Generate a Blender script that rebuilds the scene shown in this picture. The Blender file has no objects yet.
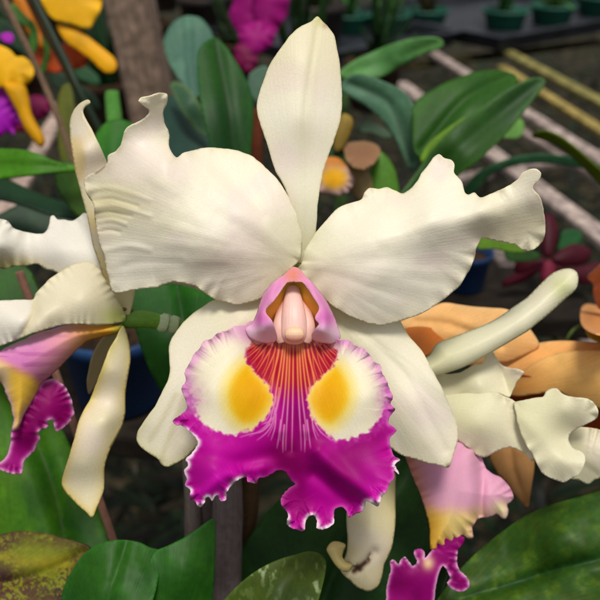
import bpy, bmesh, math, random, numpy as np
from mathutils import Vector, geometry
random.seed(7); rng = np.random.default_rng(11)
scene = bpy.context.scene
COL = scene.collection

# ------------------------------------------------------------------ camera frame
CAM = np.array([0.0, 0.0, 1.35]); PITCH = math.radians(28); FP = 824.24
RT = np.array([1.0, 0, 0]); FW = np.array([0, math.cos(PITCH), -math.sin(PITCH)]); UP = np.array([0, math.sin(PITCH), math.cos(PITCH)])

def P(px, py, d):
    """metres, for a direction (px,py) seen from the viewpoint and a distance d in cm"""
    px = np.asarray(px, float); py = np.asarray(py, float); d = np.asarray(d, float) * .01
    return CAM + d[..., None] * FW + ((px - 300) / FP * d)[..., None] * RT + ((300 - py) / FP * d)[..., None] * UP
def ray(px, py):
    return FW + (px - 300) / FP * RT + (300 - py) / FP * UP
def G(px, py, z):
    r = ray(px, py); return CAM + r * ((z - CAM[2]) / r[2])
def V(px, py, Y):
    r = ray(px, py); return CAM + r * (Y / r[1])

# ------------------------------------------------------------------ noise
_tab = rng.random((256, 256))
def vnoise(x, y):
    x = np.asarray(x, float); y = np.asarray(y, float)
    xi = np.floor(x).astype(int); yi = np.floor(y).astype(int); fx = x - xi; fy = y - yi
    fx = fx * fx * (3 - 2 * fx); fy = fy * fy * (3 - 2 * fy)
    a = _tab[xi & 255, yi & 255]; b = _tab[(xi + 1) & 255, yi & 255]; c = _tab[xi & 255, (yi + 1) & 255]; d = _tab[(xi + 1) & 255, (yi + 1) & 255]
    return (a * (1 - fx) + b * fx) * (1 - fy) + (c * (1 - fx) + d * fx) * fy
def fbm(x, y, o=3):
    s = 0; a = .5; t = 0
    for i in range(o):
        s = s + a * vnoise(x * 2 ** i + 17 * i, y * 2 ** i + 5 * i); t += a; a *= .5
    return s / t
def sstep(a, b, x):
    t = np.clip((x - a) / (b - a), 0, 1); return t * t * (3 - 2 * t)
def lin(c):
    c = np.asarray(c, float) / 255.; return np.where(c <= .04045, c / 12.92, ((c + .055) / 1.055) ** 2.4)
def mix(c, rgb, m):
    m = np.clip(np.asarray(m), 0, 1)[:, None]; return c * (1 - m) + np.asarray(rgb, float) * m
def segdist(x, y, poly, closed=False):
    """distance to a polyline and parameter (index) of the nearest point"""
    p = np.asarray(poly, float); q = np.roll(p, -1, 0) if closed else p[1:]; p = p if closed else p[:-1]
    best = np.full(x.shape, 1e9); par = np.zeros(x.shape)
    for k in range(len(p)):
        d = q[k] - p[k]; L = d @ d + 1e-9
        t = np.clip(((x - p[k, 0]) * d[0] + (y - p[k, 1]) * d[1]) / L, 0, 1)
        dd = np.hypot(x - p[k, 0] - t * d[0], y - p[k, 1] - t * d[1]); m = dd < best
        best = np.where(m, dd, best); par = np.where(m, k + t, par)
    return best, par
def inside(x, y, poly):
    p = np.asarray(poly, float); n = len(p); r = np.zeros(x.shape, bool); j = n - 1
    for i in range(n):
        xi, yi = p[i]; xj, yj = p[j]
        if yi != yj:
            c = ((yi > y) != (yj > y)) & (x < (xj - xi) * (y - yi) / (yj - yi) + xi); r ^= c
        j = i
    return r
def pmask(x, y, poly, soft, wob=0, k=.12):
    """soft-edged inside mask of a polygon"""
    poly = catmull(poly, 2.5) if len(poly) > 3 else poly
    d, _ = segdist(x, y, poly, True); sd = np.where(inside(x, y, poly), d, -d)
    if wob: sd = sd + wob * (fbm(x * k, y * k) - .5) * 2
    return sstep(-soft, soft, sd)
def catmull(pts, step, closed=True):
    p = np.asarray(pts, float); n = len(p); out = []
    rngk = range(n) if closed else range(n - 1)
    for i in rngk:
        a, b = p[i], p[(i + 1) % n]
        pa = p[(i - 1) % n] if (closed or i > 0) else a
        pb = p[(i + 2) % n] if (closed or i < n - 2) else b
        L = np.linalg.norm(b[:2] - a[:2]); m = max(1, int(math.ceil(L / step)))
        # centripetal-ish: clamp tangents to the segment length
        ta = (b - pa) * .5; tb = (pb - a) * .5
        la = np.linalg.norm(ta[:2]) + 1e-9; lb = np.linalg.norm(tb[:2]) + 1e-9
        ta = ta * min(1, L * 1.0 / la); tb = tb * min(1, L * 1.0 / lb)
        for k in range(m):
            t = k / m; h1 = 2*t**3 - 3*t**2 + 1; h2 = t**3 - 2*t**2 + t; h3 = -2*t**3 + 3*t**2; h4 = t**3 - t**2
            out.append(a * h1 + ta * h2 + b * h3 + tb * h4)
    if not closed: out.append(p[-1])
    return np.array(out)
def tps(ctrl, x, y):
    c = np.asarray(ctrl, float)
    if len(c) < 3: return np.full(x.shape, c[:, 2].mean())
    S = 100.; X = c[:, 0] / S; Y = c[:, 1] / S; n = len(c)
    U = lambda r2: .5 * r2 * np.log(r2 + 1e-9)
    A = np.zeros((n + 3, n + 3)); A[:n, :n] = U((X[:, None] - X) ** 2 + (Y[:, None] - Y) ** 2) + np.eye(n) * 1e-4
    A[:n, n] = 1; A[:n, n + 1] = X; A[:n, n + 2] = Y; A[n, :n] = 1; A[n + 1, :n] = X; A[n + 2, :n] = Y
    w = np.linalg.solve(A + np.eye(n + 3) * 1e-9, np.r_[c[:, 2], 0, 0, 0])
    x = x / S; y = y / S; o = w[n] + w[n + 1] * x + w[n + 2] * y
    for i in range(n): o = o + w[i] * U((x - X[i]) ** 2 + (y - Y[i]) ** 2)
    return o

# ------------------------------------------------------------------ objects
def empty(name, loc, label, cat, group=None):
    o = bpy.data.objects.new(name, None); COL.objects.link(o); o.location = Vector(loc); o.empty_display_size = .01
    o['label'] = label; o['category'] = cat
    if group: o['group'] = group
    return o
def tag(o, label, cat, group=None):
    o['label'] = label; o['category'] = cat
    if group: o['group'] = group
    return o
def root_of(parent):
    v = np.zeros(3); p = parent
    while p: v += np.array(p.location); p = p.parent
    return v
def mkobj(name, verts, faces, mat, parent=None, cols=None, fan=None, smooth=True, solid=0, origin=None, label=None):
    off = root_of(parent)
    loc = np.zeros(3)
    if parent is None:
        loc = np.array(origin) if origin is not None else np.asarray(verts).mean(0)
        off = loc
    me = bpy.data.meshes.new(name); me.from_pydata((np.asarray(verts) - off).tolist(), [], [list(map(int, f)) for f in faces])
    if cols is not None:
        a = me.color_attributes.new('Col', 'FLOAT_COLOR', 'POINT')
        buf = np.ones((len(verts), 4), np.float32); buf[:, :3] = lin(cols); a.data.foreach_set('color', buf.ravel())
    if fan is not None:
        a = me.attributes.new('fan', 'FLOAT_VECTOR', 'POINT'); a.data.foreach_set('vector', np.asarray(fan, np.float32).ravel())
    if smooth: me.polygons.foreach_set('use_smooth', [True] * len(me.polygons))
    me.update(); me.materials.append(mat)
    o = bpy.data.objects.new(name, me); COL.objects.link(o); o.location = loc
    if parent: o.parent = parent
    if solid:
        m = o.modifiers.new('thickness', 'SOLIDIFY'); m.thickness = solid; m.offset = 0
    if label: o['label'] = label
    return o

class G_: pass
def patch(outline, D, ctrl=((0, 0, 0),), col=(230, 225, 205), h=2.2, base=None, ruffle=None, fringe=None, bulge=None,
          fanfold=None, crease=(), lump=.0, relief=1.0):
    ol = catmull(outline, h * .8)
    if fringe:
        s = np.arange(len(ol)) * h * .8; nx = np.roll(ol, -1, 0) - np.roll(ol, 1, 0); nx = np.c_[-nx[:, 1], nx[:, 0]]; nx /= np.linalg.norm(nx, axis=1)[:, None] + 1e-9
        amp, k = fringe; ol = ol + nx * ((fbm(s * k, s * 0 + 3.3, 3) - .5) * 2 * amp)[:, None]
    x0, y0 = ol.min(0); x1, y1 = ol.max(0)
    gx, gy = np.meshgrid(np.arange(x0, x1, h), np.arange(y0, y1, h * .866)); gx = gx + (np.arange(gx.shape[0]) % 2)[:, None] * h * .5
    gx = gx.ravel(); gy = gy.ravel(); k = inside(gx, gy, ol); gx = gx[k]; gy = gy[k]
    d, _ = segdist(gx, gy, ol, True); k = d > h * .45; gx = gx[k]; gy = gy[k]
    pts = np.r_[ol, np.c_[gx, gy]]; n = len(ol)
    vs, es, fs, ov, oe, of = geometry.delaunay_2d_cdt([Vector(p) for p in pts.tolist()], [(i, (i + 1) % n) for i in range(n)], [], 1, 1e-5)
    xy = np.array([tuple(v) for v in vs]); x, y = xy[:, 0], xy[:, 1]
    e, par = segdist(x, y, ol, True)
    s = par * h * .8
    if base is None: base = outline[0]
    dx, dy = x - base[0], y - base[1]; r = np.hypot(dx, dy)
    cx, cy = x.mean() - base[0], y.mean() - base[1]; a0 = math.atan2(cy, cx)
    th = np.arctan2(dy, dx) - a0; th = (th + math.pi) % (2 * math.pi) - math.pi
    dz = tps(ctrl, x, y) * relief
    if bulge: dz = dz - bulge[0] * (1 - np.exp(-e / bulge[1]))
    if ruffle:
        A, wl, w = ruffle[:3]
        ph = s / wl * 2 * math.pi + 5 * (fbm(s / wl / 3., s * 0 + 1.7) - .5) * 2
        amp = A * (.1 + 2.6 * sstep(.35, .85, vnoise(s / wl / 2.3 + 9, s * 0)))
        dz = dz + amp * np.sin(ph) * np.exp(-e / w)
    if fanfold:
        A, kk = fanfold; dz = dz + A * (fbm(th * kk + 31, r * .006, 3) - .5) * 2 * sstep(0, 120, r)
    for (line, A, w) in crease:
        dd, _ = segdist(x, y, catmull(line, 4, False)); dz = dz + A * np.exp(-(dd / w) ** 2)
    if lump: dz = dz + lump * (fbm(x * .03 + 4, y * .03) - .5) * 2
    g = G_(); g.x, g.y, g.e, g.s, g.r, g.th = x, y, e, s, r, th
    c = col(g) if callable(col) else np.tile(np.asarray(col, float), (len(x), 1))
    c = np.clip(c, 0, 255)
    fan = np.c_[th, r / 100., e / 100.]
    return P(x, y, D + dz), [tuple(f) for f in fs], c, fan
def sheet(name, patches, mat, parent=None, solid=.0005, label=None, origin=None, **kw):
    if isinstance(patches, dict): patches = [patches]
    vs, fs, cs, fa = [], [], [], []; n = 0
    for p in patches:
        v, f, c, a = patch(**p); vs.append(v); cs.append(c); fa.append(a); fs += [tuple(i + n for i in q) for q in f]; n += len(v)
    return mkobj(name, np.concatenate(vs), fs, mat, parent, np.concatenate(cs), np.concatenate(fa), solid=solid, label=label, origin=origin)
def tubew(name, pts, rad, mat, parent=None, col=(100, 100, 100), seg=20, sub=6, cap=True, flat=1.0, bump=0, origin=None, label=None):
    """round body along world points (metres) with radii (metres)"""
    q = catmull(np.c_[np.array(pts), np.array(rad)[:, None]], 1e9, False) if False else None
    A = np.c_[np.asarray(pts, float), np.asarray(rad, float)]
    out = []
    for i in range(len(A) - 1):
        a, b = A[i], A[i + 1]; pa = A[i - 1] if i else 2 * a - b; pb = A[i + 2] if i + 2 < len(A) else 2 * b - a
        for k in range(sub):
            t = k / sub; out.append(.5 * ((2 * a) + (b - pa) * t + (2 * pa - 5 * a + 4 * b - pb) * t * t + (-pa + 3 * a - 3 * b + pb) * t ** 3))
    out.append(A[-1]); out = np.array(out); n = len(out)
    T = np.gradient(out[:, :3], axis=0); T /= np.linalg.norm(T, axis=1)[:, None] + 1e-12
    nrm = np.cross(T, FW); nrm /= np.linalg.norm(nrm, axis=1)[:, None] + 1e-9; bn = np.cross(T, nrm)
    vs = []; cs = []; fan = []
    for i in range(n):
        for j in range(seg):
            a = 2 * math.pi * j / seg; rr = max(out[i, 3], 1e-5)
            if bump: rr *= 1 + bump * (vnoise(np.array(i * .35), np.array(j * 8. / seg)) - .5) * 2
            vs.append(out[i, :3] + rr * (math.cos(a) * nrm[i] + flat * math.sin(a) * bn[i])); fan.append((j / seg * 3, i / n, 0))
            cs.append(col(i / (n - 1), j / seg) if callable(col) else col)
    fs = [(i * seg + j, i * seg + (j + 1) % seg, (i + 1) * seg + (j + 1) % seg, (i + 1) * seg + j) for i in range(n - 1) for j in range(seg)]
    if cap:
        for i, fl in ((0, 1), (n - 1, 0)):
            vs.append(out[i, :3]); cs.append(cs[i * seg]); fan.append((0, 0, 0)); c = len(vs) - 1
            for j in range(seg):
                a, b = i * seg + j, i * seg + (j + 1) % seg; fs.append((c, b, a) if fl else (c, a, b))
    return mkobj(name, np.array(vs), fs, mat, parent, np.array(cs, float), np.array(fan), origin=origin, label=label)
def tube(name, pts, mat, parent=None, col=(100, 100, 100), **k):
    """pts: (px, py, depth cm, radius px)"""
    a = np.array(pts, float); w = P(a[:, 0], a[:, 1], a[:, 2]); r = a[:, 3] / FP * a[:, 2] * .01
    return tubew(name, w, r, mat, parent, col, **k)
def bar(name, a, b, w, h, mat, parent=None, up=(0, 0, 1), col=(120, 100, 90), origin=None, bev=.002, n=24, rough=.0):
    """a rectangular timber from a to b with slightly worn edges"""
    a = np.array(a); b = np.array(b); t = (b - a); L = np.linalg.norm(t); t /= L; up = np.array(up, float); sd = np.cross(t, up); sd /= np.linalg.norm(sd); up = np.cross(sd, t)
    prof = []
    for sx, sy in ((1, 1), (-1, 1), (-1, -1), (1, -1)):
        cx, cy = sx * (w / 2 - bev), sy * (h / 2 - bev)
        k0 = {(1, 1): 0, (-1, 1): 90, (-1, -1): 180, (1, -1): 270}[(sx, sy)]
        for q in (0, 45, 90): prof.append((cx + bev * math.cos(math.radians(k0 + q)), cy + bev * math.sin(math.radians(k0 + q))))
    m = len(prof); vs = []; cs = []; fan = []
    for i in range(n + 1):
        for j, (u, v) in enumerate(prof):
            k = 1 + rough * (random.random() - .5); p = a + t * L * i / n + sd * u * k + up * v * k
            vs.append(p); cs.append(col); fan.append((j * .2, i / n * L * 4, 0))
    fs = [(i * m + j, i * m + (j + 1) % m, (i + 1) * m + (j + 1) % m, (i + 1) * m + j) for i in range(n) for j in range(m)]
    fs += [tuple(reversed(range(m))), tuple(n * m + j for j in range(m))]
    return mkobj(name, np.array(vs), fs, mat, parent, np.array(cs, float), np.array(fan), smooth=False, origin=origin)
def lathe(name, prof, loc, mat, parent=None, seg=40, tilt=0, origin=None):
    vs = []; n = len(prof)
    for r, z in prof:
        for j in range(seg):
            a = 2 * math.pi * j / seg; vs.append((r * math.cos(a), r * math.sin(a), z))
    fs = [(i * seg + j, i * seg + (j + 1) % seg, (i + 1) * seg + (j + 1) % seg, (i + 1) * seg + j) for i in range(n - 1) for j in range(seg)]
    vs = np.array(vs) + np.array(loc)
    return mkobj(name, vs, fs, mat, parent, origin=origin)

# ------------------------------------------------------------------ materials
def newmat(name):
    m = bpy.data.materials.new(name); m.use_nodes = True; nt = m.node_tree; nt.nodes.clear()
    return m, nt, nt.nodes.new('ShaderNodeOutputMaterial')
def attrmat(name, rough=.5, spec=.3, trans=.2, vein=(40, 3, .15), grain=(900, .06, .1), coat=0, tint=None, var=.08, bumpd=.0006, sss=0):
    """Col attribute times fine noise, translucent, with veins fanning from the base"""
    m, nt, out = newmat(name); N = nt.nodes; L = nt.links
    at = N.new('ShaderNodeAttribute'); at.attribute_name = 'Col'
    fa = N.new('ShaderNodeAttribute'); fa.attribute_name = 'fan'
    tc = N.new('ShaderNodeTexCoord')
    mp = N.new('ShaderNodeMapping'); mp.inputs['Scale'].default_value = (vein[0], vein[1], 0); L.new(fa.outputs['Vector'], mp.inputs['Vector'])
    vn = N.new('ShaderNodeTexNoise'); vn.inputs['Scale'].default_value = 1; vn.inputs['Detail'].default_value = 4; L.new(mp.outputs[0], vn.inputs['Vector'])
    gn = N.new('ShaderNodeTexNoise'); gn.inputs['Scale'].default_value = grain[0]; gn.inputs['Detail'].default_value = 3; L.new(tc.outputs['Object'], gn.inputs['Vector'])
    def mr(sock, lo, hi):
        r = N.new('ShaderNodeMapRange'); r.inputs['From Min'].default_value = .3; r.inputs['From Max'].default_value = .7
        r.inputs['To Min'].default_value = lo; r.inputs['To Max'].default_value = hi; L.new(sock, r.inputs['Value']); return r.outputs[0]
    a = mr(vn.outputs['Fac'], 1 - var, 1 + var * .4); b = mr(gn.outputs['Fac'], 1 - grain[1], 1 + grain[1] * .5)
    mu = N.new('ShaderNodeMath'); mu.operation = 'MULTIPLY'; L.new(a, mu.inputs[0]); L.new(b, mu.inputs[1])
    vm = N.new('ShaderNodeVectorMath'); vm.operation = 'SCALE'; L.new(at.outputs['Color'], vm.inputs[0]); L.new(mu.outputs[0], vm.inputs['Scale'])
    p = N.new('ShaderNodeBsdfPrincipled'); L.new(vm.outputs[0], p.inputs['Base Color'])
    p.inputs['Roughness'].default_value = rough; p.inputs['Specular IOR Level'].default_value = spec
    if coat: p.inputs['Coat Weight'].default_value = coat; p.inputs['Coat Roughness'].default_value = .25
    if sss:
        p.inputs['Subsurface Weight'].default_value = sss; p.inputs['Subsurface Radius'].default_value = (.003, .002, .0012); p.inputs['Subsurface Scale'].default_value = 1
    ad = N.new('ShaderNodeMath'); ad.operation = 'MULTIPLY_ADD'; L.new(gn.outputs['Fac'], ad.inputs[0]); ad.inputs[1].default_value = grain[2]; L.new(vn.outputs['Fac'], ad.inputs[2])
    bp = N.new('ShaderNodeBump'); bp.inputs['Strength'].default_value = vein[2]; bp.inputs['Distance'].default_value = bumpd; L.new(ad.outputs[0], bp.inputs['Height']); L.new(bp.outputs[0], p.inputs['Normal'])
    if trans:
        t = N.new('ShaderNodeBsdfTranslucent'); L.new(vm.outputs[0], t.inputs['Color']); L.new(bp.outputs[0], t.inputs['Normal'])
        mx = N.new('ShaderNodeMixShader'); mx.inputs[0].default_value = trans; L.new(p.outputs[0], mx.inputs[1]); L.new(t.outputs[0], mx.inputs[2]); L.new(mx.outputs[0], out.inputs[0])
    else: L.new(p.outputs[0], out.inputs[0])
    return m
def noisemat(name, c1, c2, scale=20, rough=.8, bump=.5, bd=.002, spec=.2, stretch=(1, 1, 1), c3=None):
    m, nt, out = newmat(name); N = nt.nodes; L = nt.links
    tc = N.new('ShaderNodeTexCoord'); mp = N.new('ShaderNodeMapping'); mp.inputs['Scale'].default_value = stretch; L.new(tc.outputs['Object'], mp.inputs[0])
    n = N.new('ShaderNodeTexNoise'); n.inputs['Scale'].default_value = scale; n.inputs['Detail'].default_value = 6; n.inputs['Roughness'].default_value = .65; L.new(mp.outputs[0], n.inputs['Vector'])
    r = N.new('ShaderNodeValToRGB'); r.color_ramp.elements[0].position = .35; r.color_ramp.elements[1].position = .68
    r.color_ramp.elements[0].color = (*lin(c1), 1); r.color_ramp.elements[1].color = (*lin(c2), 1)
    if c3 is not None: e = r.color_ramp.elements.new(.52); e.color = (*lin(c3), 1)
    L.new(n.outputs['Fac'], r.inputs[0]); p = N.new('ShaderNodeBsdfPrincipled'); L.new(r.outputs[0], p.inputs['Base Color'])
    p.inputs['Roughness'].default_value = rough; p.inputs['Specular IOR Level'].default_value = spec
    b = N.new('ShaderNodeBump'); b.inputs['Strength'].default_value = bump; b.inputs['Distance'].default_value = bd; L.new(n.outputs['Fac'], b.inputs['Height']); L.new(b.outputs[0], p.inputs['Normal'])
    L.new(p.outputs[0], out.inputs[0]); return m
M_PETAL = attrmat('cream petal', .42, .3, .2, (85, 1.0, .2), (1300, .035, 1.0), var=.022, bumpd=.0004)
M_LIP = attrmat('lip', .5, .14, .14, (60, 1.5, .12), (2000, .05, .5), var=.03, bumpd=.0004)
M_LEAF = attrmat('orchid leaf', .5, .22, .06, (60, .5, .16), (420, .18, .4), var=.13)
M_BLOOM = attrmat('coloured petal', .55, .25, .2, (40, 1.2, .3), (900, .05, .2), var=.08)
M_STEM = attrmat('stem', .5, .35, 0, (12, 20, .3), (800, .12, .4), var=.12)
M_CANE = attrmat('dry cane sheath', .85, .15, 0, (26, 1.5, .8), (350, .22, .6), var=.3, bumpd=.0015)
M_WOOD = attrmat('weathered timber', .85, .12, 0, (50, 9.0, .7), (90, .4, .8), var=.45, bumpd=.002)
M_SLAT = attrmat('mossy slat', .9, .1, 0, (14, 26, .8), (38, .55, 1.0), var=.6, bumpd=.003)
M_FLESH = attrmat('column flesh', .4, .4, .1, (14, 2, .25), (1500, .04, .2), var=.05)
M_GROUND = noisemat('dark soil', (16, 15, 11), (86, 76, 56), 18, .95, 1, .02, c3=(40, 38, 24))
M_TRAY = noisemat('black plastic tray', (10, 12, 18), (44, 48, 58), 30, .5, .2, .001, .5)
M_POTG = noisemat('green plastic pot', (6, 76, 60), (24, 104, 82), 14, .45, .1, .001, .5)
M_POTB = noisemat('blue plastic pot', (6, 40, 84), (16, 62, 110), 30, .5, .2, .001, .5)
M_SOIL = noisemat('bark chips', (24, 16, 10), (84, 62, 44), 90, .95, 1, .006)

# =================================================================== colour recipes
CREAM = (250, 244, 226)
def cream(base=CREAM, edge=(232, 222, 178), ew=4, ea=.45, grn=.35, gr=60, extra=None):
    def f(g):
        c = np.tile(np.array(base, float), (len(g.x), 1))
        c = mix(c, (244, 236, 208), (fbm(g.x * .018 + 7, g.y * .018, 3) - .3) * 1.3); c = mix(c, (246, 230, 222), sstep(.5, .75, fbm(g.x * .025 + 60, g.y * .025, 2)) * .6)
        c = mix(c, edge, np.exp(-g.e / ew) * ea * (.5 + fbm(g.x * .06, g.y * .06)))
        c = mix(c, (206, 206, 140), grn * np.exp(-(g.r / gr) ** 2))
        if extra: c = extra(c, g)
        return c
    return f
LF = .80
def leafc(base, dark=None, edge=None, mott=0, seam=None, k=.05):
    base = np.array(base, float) * (((1.35, 1.04, .6) if base[0] < 75 else (1.0, 1.06, 1.0)) if base[2] < base[1] * .5 else (1.1, 1.05, .95)); dark = base * .6 if dark is None else np.array(dark, float)
    def f(g):
        c = np.tile(base, (len(g.x), 1)) * LF
        c = mix(c, dark * LF, (fbm(g.x * .018 + base[0], g.y * .018, 3) - .35) * 1.6)
        c = mix(c, base * LF * 1.25, .4 * sstep(.55, .8, fbm(g.x * .05 + 40, g.y * .05 + base[2], 2)))
        if edge is not None: c = mix(c, edge, np.exp(-g.e / 2.5) * .6)
        if seam is not None:
            for s in ([seam] if isinstance(seam[0][0], (int, float)) else seam):
                d, _ = segdist(g.x, g.y, s); c = mix(c, base * .55, .7 * np.exp(-(d / 2.5) ** 2))
        if mott: c = mix(c, (120, 140, 40), mott * sstep(.45, .7, fbm(g.x * k, g.y * k, 4)))
        return c
    return f
def plain(rgb, edge=None, ew=5, ea=.5, grad=None):
    def f(g):
        c = np.tile(np.array(rgb, float), (len(g.x), 1)); c = mix(c, np.array(rgb) * .8, (fbm(g.x * .05, g.y * .05) - .4) * 1.2)
        if grad: (x0, y0), (x1, y1), rgb2 = grad; t = ((g.x - x0) * (x1 - x0) + (g.y - y0) * (y1 - y0)) / ((x1 - x0) ** 2 + (y1 - y0) ** 2); c = mix(c, rgb2, sstep(0, 1, t))
        if edge is not None: c = mix(c, edge, np.exp(-g.e / ew) * ea)
        return c
    return f

# =================================================================== 1. the large centre flower
F1 = empty('orchid_flower', P(300, 270, 30.5), 'large fully open cream orchid facing forward, striped magenta lip with two yellow eyes', 'orchid', 'cream orchids with magenta lips')
def dorsal_x(c, g):
    c = mix(c, (170, 175, 60), .8 * np.exp(-(np.hypot(g.x - 318, g.y - 22) / 5) ** 2))
    c = mix(c, (150, 80, 60), .8 * np.exp(-(np.hypot(g.x - 325, g.y - 26) / 3) ** 2))
    d, _ = segdist(g.x, g.y, [(317, 25), (304, 120), (302, 255)]); c = mix(c, (212, 206, 160), .35 * np.exp(-(d / 7) ** 2) * sstep(230, 40, g.y))
    c = mix(c, (222, 211, 168), .5 * sstep(120, 30, g.y)); return c
sheet('dorsal_sepal', dict(outline=[(317, 17), (323, 22), (328, 27), (334, 36), (337, 50), (340, 67), (342, 100), (341, 113), (339, 125), (333, 143), (327, 160), (322, 176), (318, 200), (315, 235), (305, 262), (297, 262), (293, 235), (288, 197), (283, 184), (275, 170), (268, 146), (262, 129), (258, 116), (257, 105), (260, 92), (266, 74), (272, 61), (281, 48), (291, 35), (300, 27), (311, 22)],
      D=29.9, base=(303, 262), h=1.8, col=cream(extra=dorsal_x), fanfold=(0.021, 3), fringe=(.5, .15),
      ctrl=[(302, 262, .5), (303, 200, .1), (300, 120, -.2), (318, 22, .6), (260, 105, .25), (340, 105, .3), (275, 165, .2), (328, 160, .3), (270, 65, .3), (337, 50, .45), (300, 60, .05)],
      crease=[([(317, 30), (304, 120), (303, 250)], .03, 3)]), M_PETAL, F1)
def lp_x(c, g):
    c = mix(c, (204, 192, 130), .55 * np.exp(-(np.hypot((g.x - 112) / 34, (g.y - 205) / 26) ** 2)) * (.4 + fbm(g.x * .02, g.y * .16)))
    c = mix(c, (188, 178, 150), .6 * np.exp(-g.e / 3) * sstep(140, 110, g.x) * sstep(.45, .6, fbm(g.x * .2, g.y * .2)))
    d, _ = segdist(g.x, g.y, [(97, 172), (104, 166)]); c = mix(c, (110, 60, 55), .8 * np.exp(-(d / 1.6) ** 2))
    c = mix(c, (238, 214, 205), .3 * np.exp(-(np.hypot((g.x - 250) / 50, (g.y - 262) / 30) ** 2))); return c
LP = [(300, 258), (290, 270), (276, 282), (264, 296), (250, 302), (238, 305), (226, 302), (212, 298), (203, 291), (194, 285), (174, 282), (163, 285), (152, 288), (134, 290), (116, 293), (111, 286), (109, 278), (104, 256), (99, 240), (96, 221), (94, 205), (88, 196), (85, 189), (85, 179), (91, 174), (99, 171), (107, 163), (109, 155), (117, 150), (122, 142), (125, 130), (131, 125), (138, 122), (146, 117), (149, 111), (144, 106), (138, 101), (142, 97), (150, 96), (160, 93), (167, 95), (166, 104), (163, 113), (165, 124), (169, 134), (169, 147), (176, 158), (184, 153), (194, 150), (206, 148), (217, 148), (229, 149), (242, 152), (254, 158), (263, 165), (274, 176), (283, 188), (291, 203), (298, 220), (302, 240)]
sheet('petal', dict(outline=LP, D=29.4, relief=1.15, base=(300, 262), h=1.7, col=cream(extra=lp_x, grn=.3, gr=45), fanfold=(.10, 4), fringe=(1.1, .12), ruffle=(0.035, 23, 7),
      ctrl=[(300, 258, .55), (264, 296, .5), (298, 220, .35), (240, 152, .85), (200, 150, .75), (270, 215, .0), (235, 205, -.15), (190, 175, -.1), (215, 240, -.55), (165, 160, -.25), (150, 210, -.35), (150, 250, .0), (152, 288, .45), (210, 298, .5), (96, 232, .75), (116, 292, .9), (86, 182, .75), (108, 165, .3), (150, 96, -.5), (167, 95, .1), (168, 145, .5), (130, 140, .05), (120, 205, .1)],
      crease=[([(288, 250), (240, 205), (180, 158)], -.10, 14), ([(95, 201), (112, 199), (138, 206)], .045, 1.8), ([(97, 207), (116, 206), (150, 216)], -.035, 2), ([(96, 214), (108, 212), (132, 216)], .04, 1.8), ([(98, 222), (112, 220), (126, 224)], -.05, 1.8), ([(92, 190), (112, 188), (150, 200)], -.035, 2.5), ([(99, 232), (110, 230), (120, 232)], .05, 2), ([(112, 270), (140, 262), (180, 262)], .03, 4), ([(106, 250), (130, 246), (150, 250)], -.04, 3), ([(210, 160), (235, 185), (262, 215)], .05, 7)], lump=.05), M_PETAL, F1)
def rp_x(c, g):
    c = mix(c, (222, 210, 168), .45 * np.exp(-(np.hypot((g.x - 525) / 40, (g.y - 225) / 25) ** 2)))
    c = mix(c, (238, 214, 205), .25 * np.exp(-(np.hypot((g.x - 335) / 35, (g.y - 280) / 25) ** 2))); return c
RP = [(302, 262), (304, 252), (313, 237), (326, 221), (339, 208), (350, 203), (361, 200), (365, 192), (371, 188), (379, 189), (387, 188), (395, 191), (402, 194), (409, 190), (415, 184), (421, 175), (427, 166), (433, 158), (439, 154), (444, 158), (451, 160), (454, 165), (454, 173), (461, 182), (464, 191), (468, 195), (474, 193), (480, 198), (489, 195), (499, 191), (509, 186), (517, 180), (522, 173), (528, 170), (536, 169), (541, 174), (538, 181), (533, 187), (538, 194), (542, 202), (544, 213), (545, 224), (545, 233), (543, 240), (537, 247), (530, 251), (523, 250), (517, 246), (508, 243), (499, 241), (490, 239), (482, 238), (477, 246), (475, 255), (472, 265), (466, 275), (460, 285), (452, 292), (445, 298), (436, 305), (426, 311), (413, 317), (400, 321), (389, 324), (378, 325), (366, 323), (356, 319), (339, 310), (322, 297), (306, 282), (297, 270)]
sheet('petal', dict(outline=RP, D=29.4, relief=1.15, base=(300, 264), h=1.7, col=cream(extra=rp_x, grn=.3, gr=45), fanfold=(.10, 4), fringe=(1.0, .12), ruffle=(0.035, 21, 7),
      ctrl=[(302, 262, .55), (326, 221, .5), (361, 200, .75), (402, 194, .7), (439, 154, 1.1), (340, 265, .0), (380, 225, -.1), (430, 215, -.4), (480, 210, -.35), (525, 195, -.2), (536, 170, -.5), (474, 193, .3), (545, 232, .4), (528, 251, .6), (485, 238, .35), (472, 265, .6), (426, 311, .6), (378, 325, .45), (339, 310, .25), (400, 270, -.15), (430, 262, .1), (370, 280, -.25)],
      crease=[([(320, 262), (400, 235), (480, 214), (530, 200)], -.10, 12), ([(440, 165), (425, 195), (400, 225)], .08, 12)], lump=.05), M_PETAL, F1)
def ls_x(c, g):
    c = mix(c, (200, 196, 120), .45 * np.exp(-g.e / 5) * sstep(380, 450, g.y))
    for s in ([(186, 390), (176, 420), (160, 462)], [(176, 395), (160, 425), (150, 440)]):
        d, _ = segdist(g.x, g.y, s); c = mix(c, (205, 196, 150), .4 * np.exp(-(d / 3) ** 2))
    return c
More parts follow.
